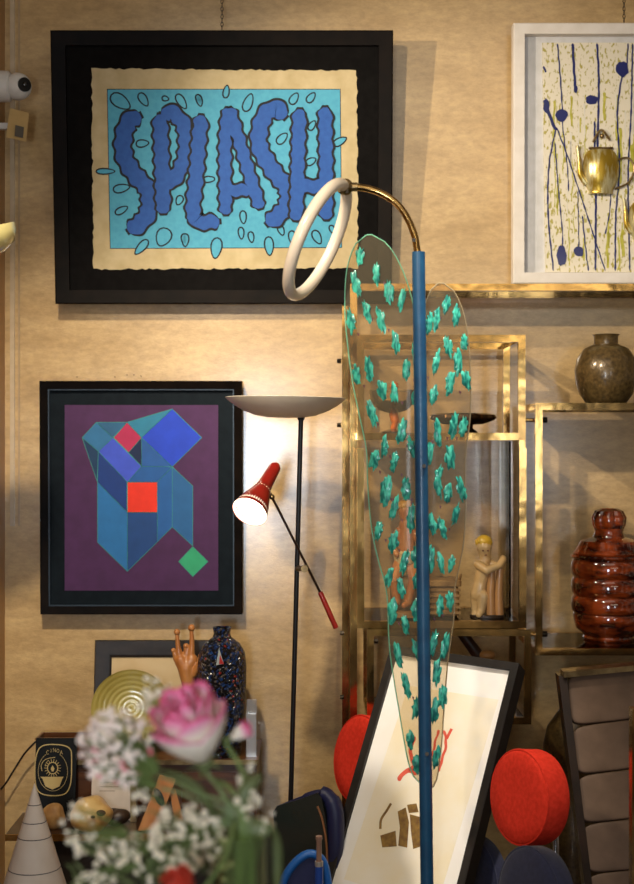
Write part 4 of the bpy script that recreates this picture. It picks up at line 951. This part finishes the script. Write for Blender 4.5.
MB().ball(lc+dl*13*s,3*s).build('lens',mat('lens_glass','#050507',.05,coat=1),lensb)
# sensor
Ys=4.3; t=thing('motion_sensor',(XW,Ys,at(0,142,Ys).z),'small beige wedge sensor box under the white dome camera','sensor')
f=lambda x,y,d=0: at(x,y,Ys+d)
body=MB(); body.hexa([f(6,137,-.05),f(26,142,-.02),f(26,142,.05),f(6,137,.05)],[f(10,108,-.05),f(29,113,-.02),f(29,113,.05),f(10,108,.05)])
body.build('housing',mat('beige_plastic','#b8965c',.45),t)
MB().hexa([f(14.5,136,-.0435),f(23,138,-.029),f(23,138,-.022),f(14.5,136,-.036)],[f(15.5,125,-.0435),f(24,127,-.029),f(24,127,-.022),f(15.5,125,-.036)]).build('window',mat('grey_window','#5a5248',.3),t)
MB().box((XW,Ys+.01,f(0,128).z),(f(8,0).x,Ys+.03,f(0,122).z)).build('bracket',WP,t)
# yellow shade
Yy=3.55; t=thing('wall_lamp',(XW,Yy,at(0,236,Yy).z),'pale yellow glass lamp shade entering at the left edge','lamp')
s=px2m(1,Yy); axs=V((.42,-.25,.87)).normalized(); oc=at(-14,247,Yy)
MB().lathe([(0,0),(18*s,2*s),(30*s,9*s),(35*s,19*s),(36*s,26*s),(35*s,26*s),(33*s,18*s),(28*s,10*s),(0,3*s)],at(-11,258,Yy),V((-.30,-.15,.93)),seg=44).build('lamp_shade',mat('yellow_opal_glass','#d8c88a',.25,col2='#cfc07c',nscale=6,coat=.6),t)
MB().tube([(XW,Yy,at(0,252,Yy).z-.03),at(-14,262,Yy)],.008,10).build('arm',BRASS,t)

# ================================================================== BOUQUET
Yv=1.55; s=px2m(1,Yv)
tbl=thing('pedestal_table',(at(200,0,Yv).x,Yv,0),'round table under the flower vase in the foreground','table')
MB().lathe([(0,.72),(.3,.72),(.3,.745),(0,.745)],(at(200,0,Yv).x,Yv,0),seg=48).build('tabletop',WOOD,tbl)
MB().lathe([(0,0),(.2,0),(.2,.02),(.03,.04),(.025,.72),(0,.72)],(at(200,0,Yv).x,Yv,0),seg=32).build('pedestal',BLACKM,tbl)
vx=at(225,0,Yv).x; vz=.746
VGL=glass('vase_glass','#e2e8d2',1.3,.03,.03,'#c8d4b0')
tag(MB().lathe([(0,0),(.05,0),(.052,.01),(.042,.05),(.038,.16),(.036,at(0,832,Yv).z-vz),(.0335,at(0,832,Yv).z-vz),(.035,.16),(.038,.05),(.04,.014),(0,.012)],(vx+.02,Yv,vz),seg=40).build('flower_vase',VGL),'tall clear green-tinted glass vase holding the pink rose bouquet','vase')
GRN=mat('stem_green','#74864c',.5,col2='#5e703e',nscale=20); LEAFM=mat('leaf_green','#687048',.5,col2='#525e38',nscale=14)
mouth=lambda a=0,b=0: V((vx+.02+a,Yv+b,at(0,838,Yv).z))
def petal(mb,c,R,az,open_,h,wd,curl,rows=7,cols=9):
    """one cupped petal; att = 0 base .. 1 edge"""
    vs=[]; att=[]; fs=[]
    for j in range(rows+1):
        v=j/rows
        rad=R*(.12+.88*(1-(1-v)**2.6))*(1+open_*v*v); z=h*(v**.8)-curl*h*max(0,v-.72)*2.2
        for i in range(cols+1):
            u=(i/cols-.5)*2; a=az+u*wd*(math.sin(PI*min(1,.28+.55*v)))*(1-.1*v)
            e=max(v, abs(u)*.9*v)
            rr=rad*(1-.10*u*u)+random.uniform(-.0004,.0004)
            zz=z-h*.16*(u*u)*v
            vs.append(V((math.cos(a)*rr,math.sin(a)*rr,zz))); att.append(min(1,max(v,abs(u)**2*.95*(.5+.5*v))))
    for j in range(rows):
        for i in range(cols):
            a=j*(cols+1)+i; fs.append((a,a+1,a+cols+2,a+cols+1))
    return vs,fs,att
def petal_mat(nm,base,edge):
    m=bpy.data.materials.new(nm); m.use_nodes=True; n=m.node_tree.nodes; L=m.node_tree.links; b=n['Principled BSDF']; b.inputs['Roughness'].default_value=.55
    b.inputs['Subsurface Weight'].default_value=.0
    a=n.new('ShaderNodeAttribute'); a.attribute_name='edge'; r=n.new('ShaderNodeValToRGB'); e=r.color_ramp.elements
    e[0].position=.64; e[0].color=(*lin(base),1); e[1].position=1; e[1].color=(*lin(edge),1); x=e.new(.86); x.color=(*lin('#ee9cbc'),1)
    L.new(a.outputs['Fac'],r.inputs[0]); L.new(r.outputs[0],b.inputs['Base Color']); return m
PET=petal_mat('pink_edged_petal','#f6ead8','#e0407e')
def rose(cpx,cpy,Y,Rpx,axis,label,n_rings,nm='pink_rose'):
    s=px2m(1,Y); c=at(cpx,cpy,Y); R=Rpx*s; Rm=axis.to_track_quat('Z','Y').to_matrix()
    base=c-axis*R*.95
    t=thing(nm,base,label,'flower')
    mb=MB()
    for k,(rr,op,h,num,wd,curl) in enumerate(n_rings):
        for i in range(num):
            az=2*PI*i/num+k*.9+random.uniform(-.15,.15)
            vs,fs,att=petal(mb,None,R*rr,az,op+random.uniform(-.03,.05),R*h,wd,curl)
            mb.add([base+Rm@v for v in vs],fs,True,att=att)
    o=mb.build('petals',PET,t,att='edge'); sd=o.modifiers.new('s','SOLIDIFY'); sd.thickness=.0008
    mb=MB(); mb.ball(base,R*.22,(1,1,1.1))
    for i in range(5):
        a=2*PI*i/5; d=Rm@V((math.cos(a),math.sin(a),-.25)); e=Rm@V((-math.sin(a),math.cos(a),0))
        mb.add([base+e*R*.12,base-e*R*.12,base+d*R*.55],[(0,1,2)])
    mb.build('sepals',LEAFM,t)
    st=smooth_poly([base,base-axis*R*.5,base.lerp(mouth(),.5)+V((.01,0,.01)),mouth(random.uniform(-.01,.01)),V((vx+.02,Yv,vz+.06))],6)
    MB().tube(st,.0026,8).build('stem',GRN,t)
    return t
rings=[(.2,.0,2.0,3,1.6,.0),(.36,.0,2.08,4,1.25,.0),(.52,.01,2.05,4,1.2,.02),(.68,.02,2.0,3,1.35,.03),(.82,.03,1.9,3,1.35,.05),(.96,.04,1.75,3,1.4,.09)]
rose(193,732,Yv,41,V((-.25,-.42,.87)).normalized(),'large pink-edged white rose, blurred in the foreground',rings)
rose(239,733,Yv+.03,12,V((.75,-.2,.55)).normalized(),'small pink rosebud to the right of the big rose',rings[:4],'rosebud')
# red blossom at bottom
t=rose(181,889,Yv-.12,20,V((-.2,-.4,.88)).normalized(),'red blossom peeking in at the bottom of the bouquet',rings[:5],'red_blossom')
for ch in t.children:
    if ch.name.startswith('petals'): ch.data.materials[0]=mat('red_petal','#c43a24',.5)
BL=mat('white_blossom','#f4e8d2',.7,col2='#e2d6b8',nscale=60,sheen=.2); BLP=mat('pink_blossom','#ea5c7c',.6,col2='#f29aaa',nscale=60)
BLC=mat('blush_blossom','#faeee2',.7,col2='#f2dcd2',nscale=60)
def spray(cpx,cpy,rx,ry,n,Y,label,r=4.2,seed=1,pinkf=0,foliage=0,nm='babys_breath'):
    rnd=random.Random(seed); s=px2m(1,Y); c=at(cpx,cpy,Y)
    t=thing(nm,mouth(),label,'flower','white filler blossoms of the bouquet')
    bl=MB(); bp=MB(); st=MB(); hub=c.lerp(mouth(),.35)
    st.tube(smooth_poly([V((vx+.02,Yv,vz+.08)),mouth(rnd.uniform(-.012,.012)),c.lerp(mouth(),.6)+V((0,0,.01)),hub],6),.0018,6)
    for i in range(n):
        while True:
            a,b=rnd.uniform(-1,1),rnd.uniform(-1,1)
            if a*a+b*b<1: break
        p=at(cpx+a*rx,cpy+b*ry,Y)+V((0,rnd.uniform(-.03,.03),0)); rr=r*s*rnd.uniform(.6,1.15)
        tgt = bp if rnd.random()<pinkf else bl
        for k in range(5):   # tiny ruffled floret: five petal lobes round a heart
            th=2*PI*k/5+rnd.random(); d=V((math.cos(th),rnd.uniform(-.5,.3),math.sin(th)))*rr*.48
            tgt.ball(p+d,rr*.5,(1,.8,1),6,4)
        tgt.ball(p,rr*.55,seg=6,rings=4)
        if i%2==0: st.tube([hub.lerp(p,.15),hub.lerp(p,.6)+V((0,0,rnd.uniform(-.004,.008))),p],.0008,4,cap=False)
    o=bl.build('blossoms',BL if not pinkf else BLC,t); o['kind']='stuff'
    if bp.v: o=bp.build('pink_blossoms',BLP,t); o['kind']='stuff'
    st.build('stems',GRN,t)
    if foliage:
        fm=MB()
        for i in range(foliage):
            a,b=rnd.uniform(-1,1),rnd.uniform(-.3,1); p=at(cpx+a*rx,cpy+b*ry,Y+.03); d=V((rnd.uniform(-1,1),rnd.uniform(-.5,.5),rnd.uniform(-.4,1))).normalized(); L=rnd.uniform(12,26)*s; e=d.orthogonal().normalized()*L*.09
            fm.add([p,p+d*L*.5+e,p+d*L,p+d*L*.5-e],[(0,1,2,3)],True)
        o=fm.build('foliage',LEAFM,t); o['kind']='stuff'
    return t
spray(116,742,37,32,230,Yv,'pale blossom cluster left of the rose, around the golden plate',seed=2,pinkf=.035,r=3.5)
spray(118,762,32,24,110,Yv+.02,'blush blossom cluster with pink dots, directly left of the rose',seed=3,pinkf=.12,r=4)
spray(160,704,20,16,36,Yv+.04,'pale blossoms between golden plate and rose top',seed=4,r=4)
spray(150,690,10,14,10,Yv+.06,'few pale buds rising over the golden plate rim',seed=14,r=3.4)
spray(78,832,18,26,30,Yv,'white blossoms hanging in front of the cream ornament at far left',seed=5,r=3.6)
spray(118,850,24,16,44,Yv,'white blossoms at lower left over olive foliage',seed=6,r=3.6,foliage=26)
spray(96,876,20,12,22,Yv+.02,'lowest white blossoms at bottom left beside the cone',seed=7,r=3.6,foliage=18)
spray(190,836,38,32,190,Yv,'dense white blossom cluster in the middle of the bouquet below the rose',seed=8,r=3.4,foliage=26)
spray(250,790,14,24,34,Yv+.02,'white blossom sprig right of the rose stems, under the cabinet end',seed=9,r=3.6)
spray(264,824,11,14,16,Yv+.02,'rightmost small white blossom sprig beside the dark armchair',seed=10,r=3.6)
spray(215,862,24,16,26,Yv+.01,'white blossoms at the bottom centre over the vase mouth',seed=11,r=3.6,foliage=34)
spray(142,800,12,10,9,Yv+.03,'loose white buds in front of the slanted orange plank',seed=12,r=3.8)
spray(150,868,22,16,8,Yv+.05,'olive-green feathery filler with sparse buds at the bottom',seed=13,r=3.6,foliage=60,nm='feathery_filler')
# rose leaves
def leafblade(pts,w,label,nm='rose_leaf'):
    P=smooth_poly([V(p) for p in pts],6); mb=MB(); N=len(P); vs=[]; fs=[]
    for i,p in enumerate(P):
        f=i/(N-1); ww=w*math.sin(PI*min(.98,.04+f*.94))**.8+.0008; tt=(P[min(i+1,N-1)]-P[max(0,i-1)]).normalized(); b=tt.cross(Y_).normalized()
        vs+=[p-b*ww+V((0,.003,0)),p,p+b*ww+V((0,.003,0))]
    for i in range(N-1):
        a=i*3; fs+=[(a,a+1,a+4,a+3),(a+1,a+2,a+5,a+4)]
    mb.add(vs,fs,True); o=mb.build(nm,LEAFM); sd=o.modifiers.new('s','SOLIDIFY'); sd.thickness=.0006
    return tag(o,label,'leaf')
a=lambda x,y,d=0: at(x,y,Yv+d)
leafblade([a(232,850),a(236,815),a(248,790),a(262,775,.01)],.010,'long green blade leaf rising right of the rose stem')
leafblade([a(236,850),a(258,830),a(272,850),a(276,900)],.012,'green leaf arching down at the right edge of the bouquet')
leafblade([a(228,850),a(208,805),a(188,782),a(160,770)],.005,'green leaf reaching left beneath the rose head')
leafblade([a(232,900),a(240,870),a(246,840),a(250,815)],.017,'broad dark green leaf at the vase mouth')
for o in bpy.data.objects:
    if '_w' in o: del o['_w']
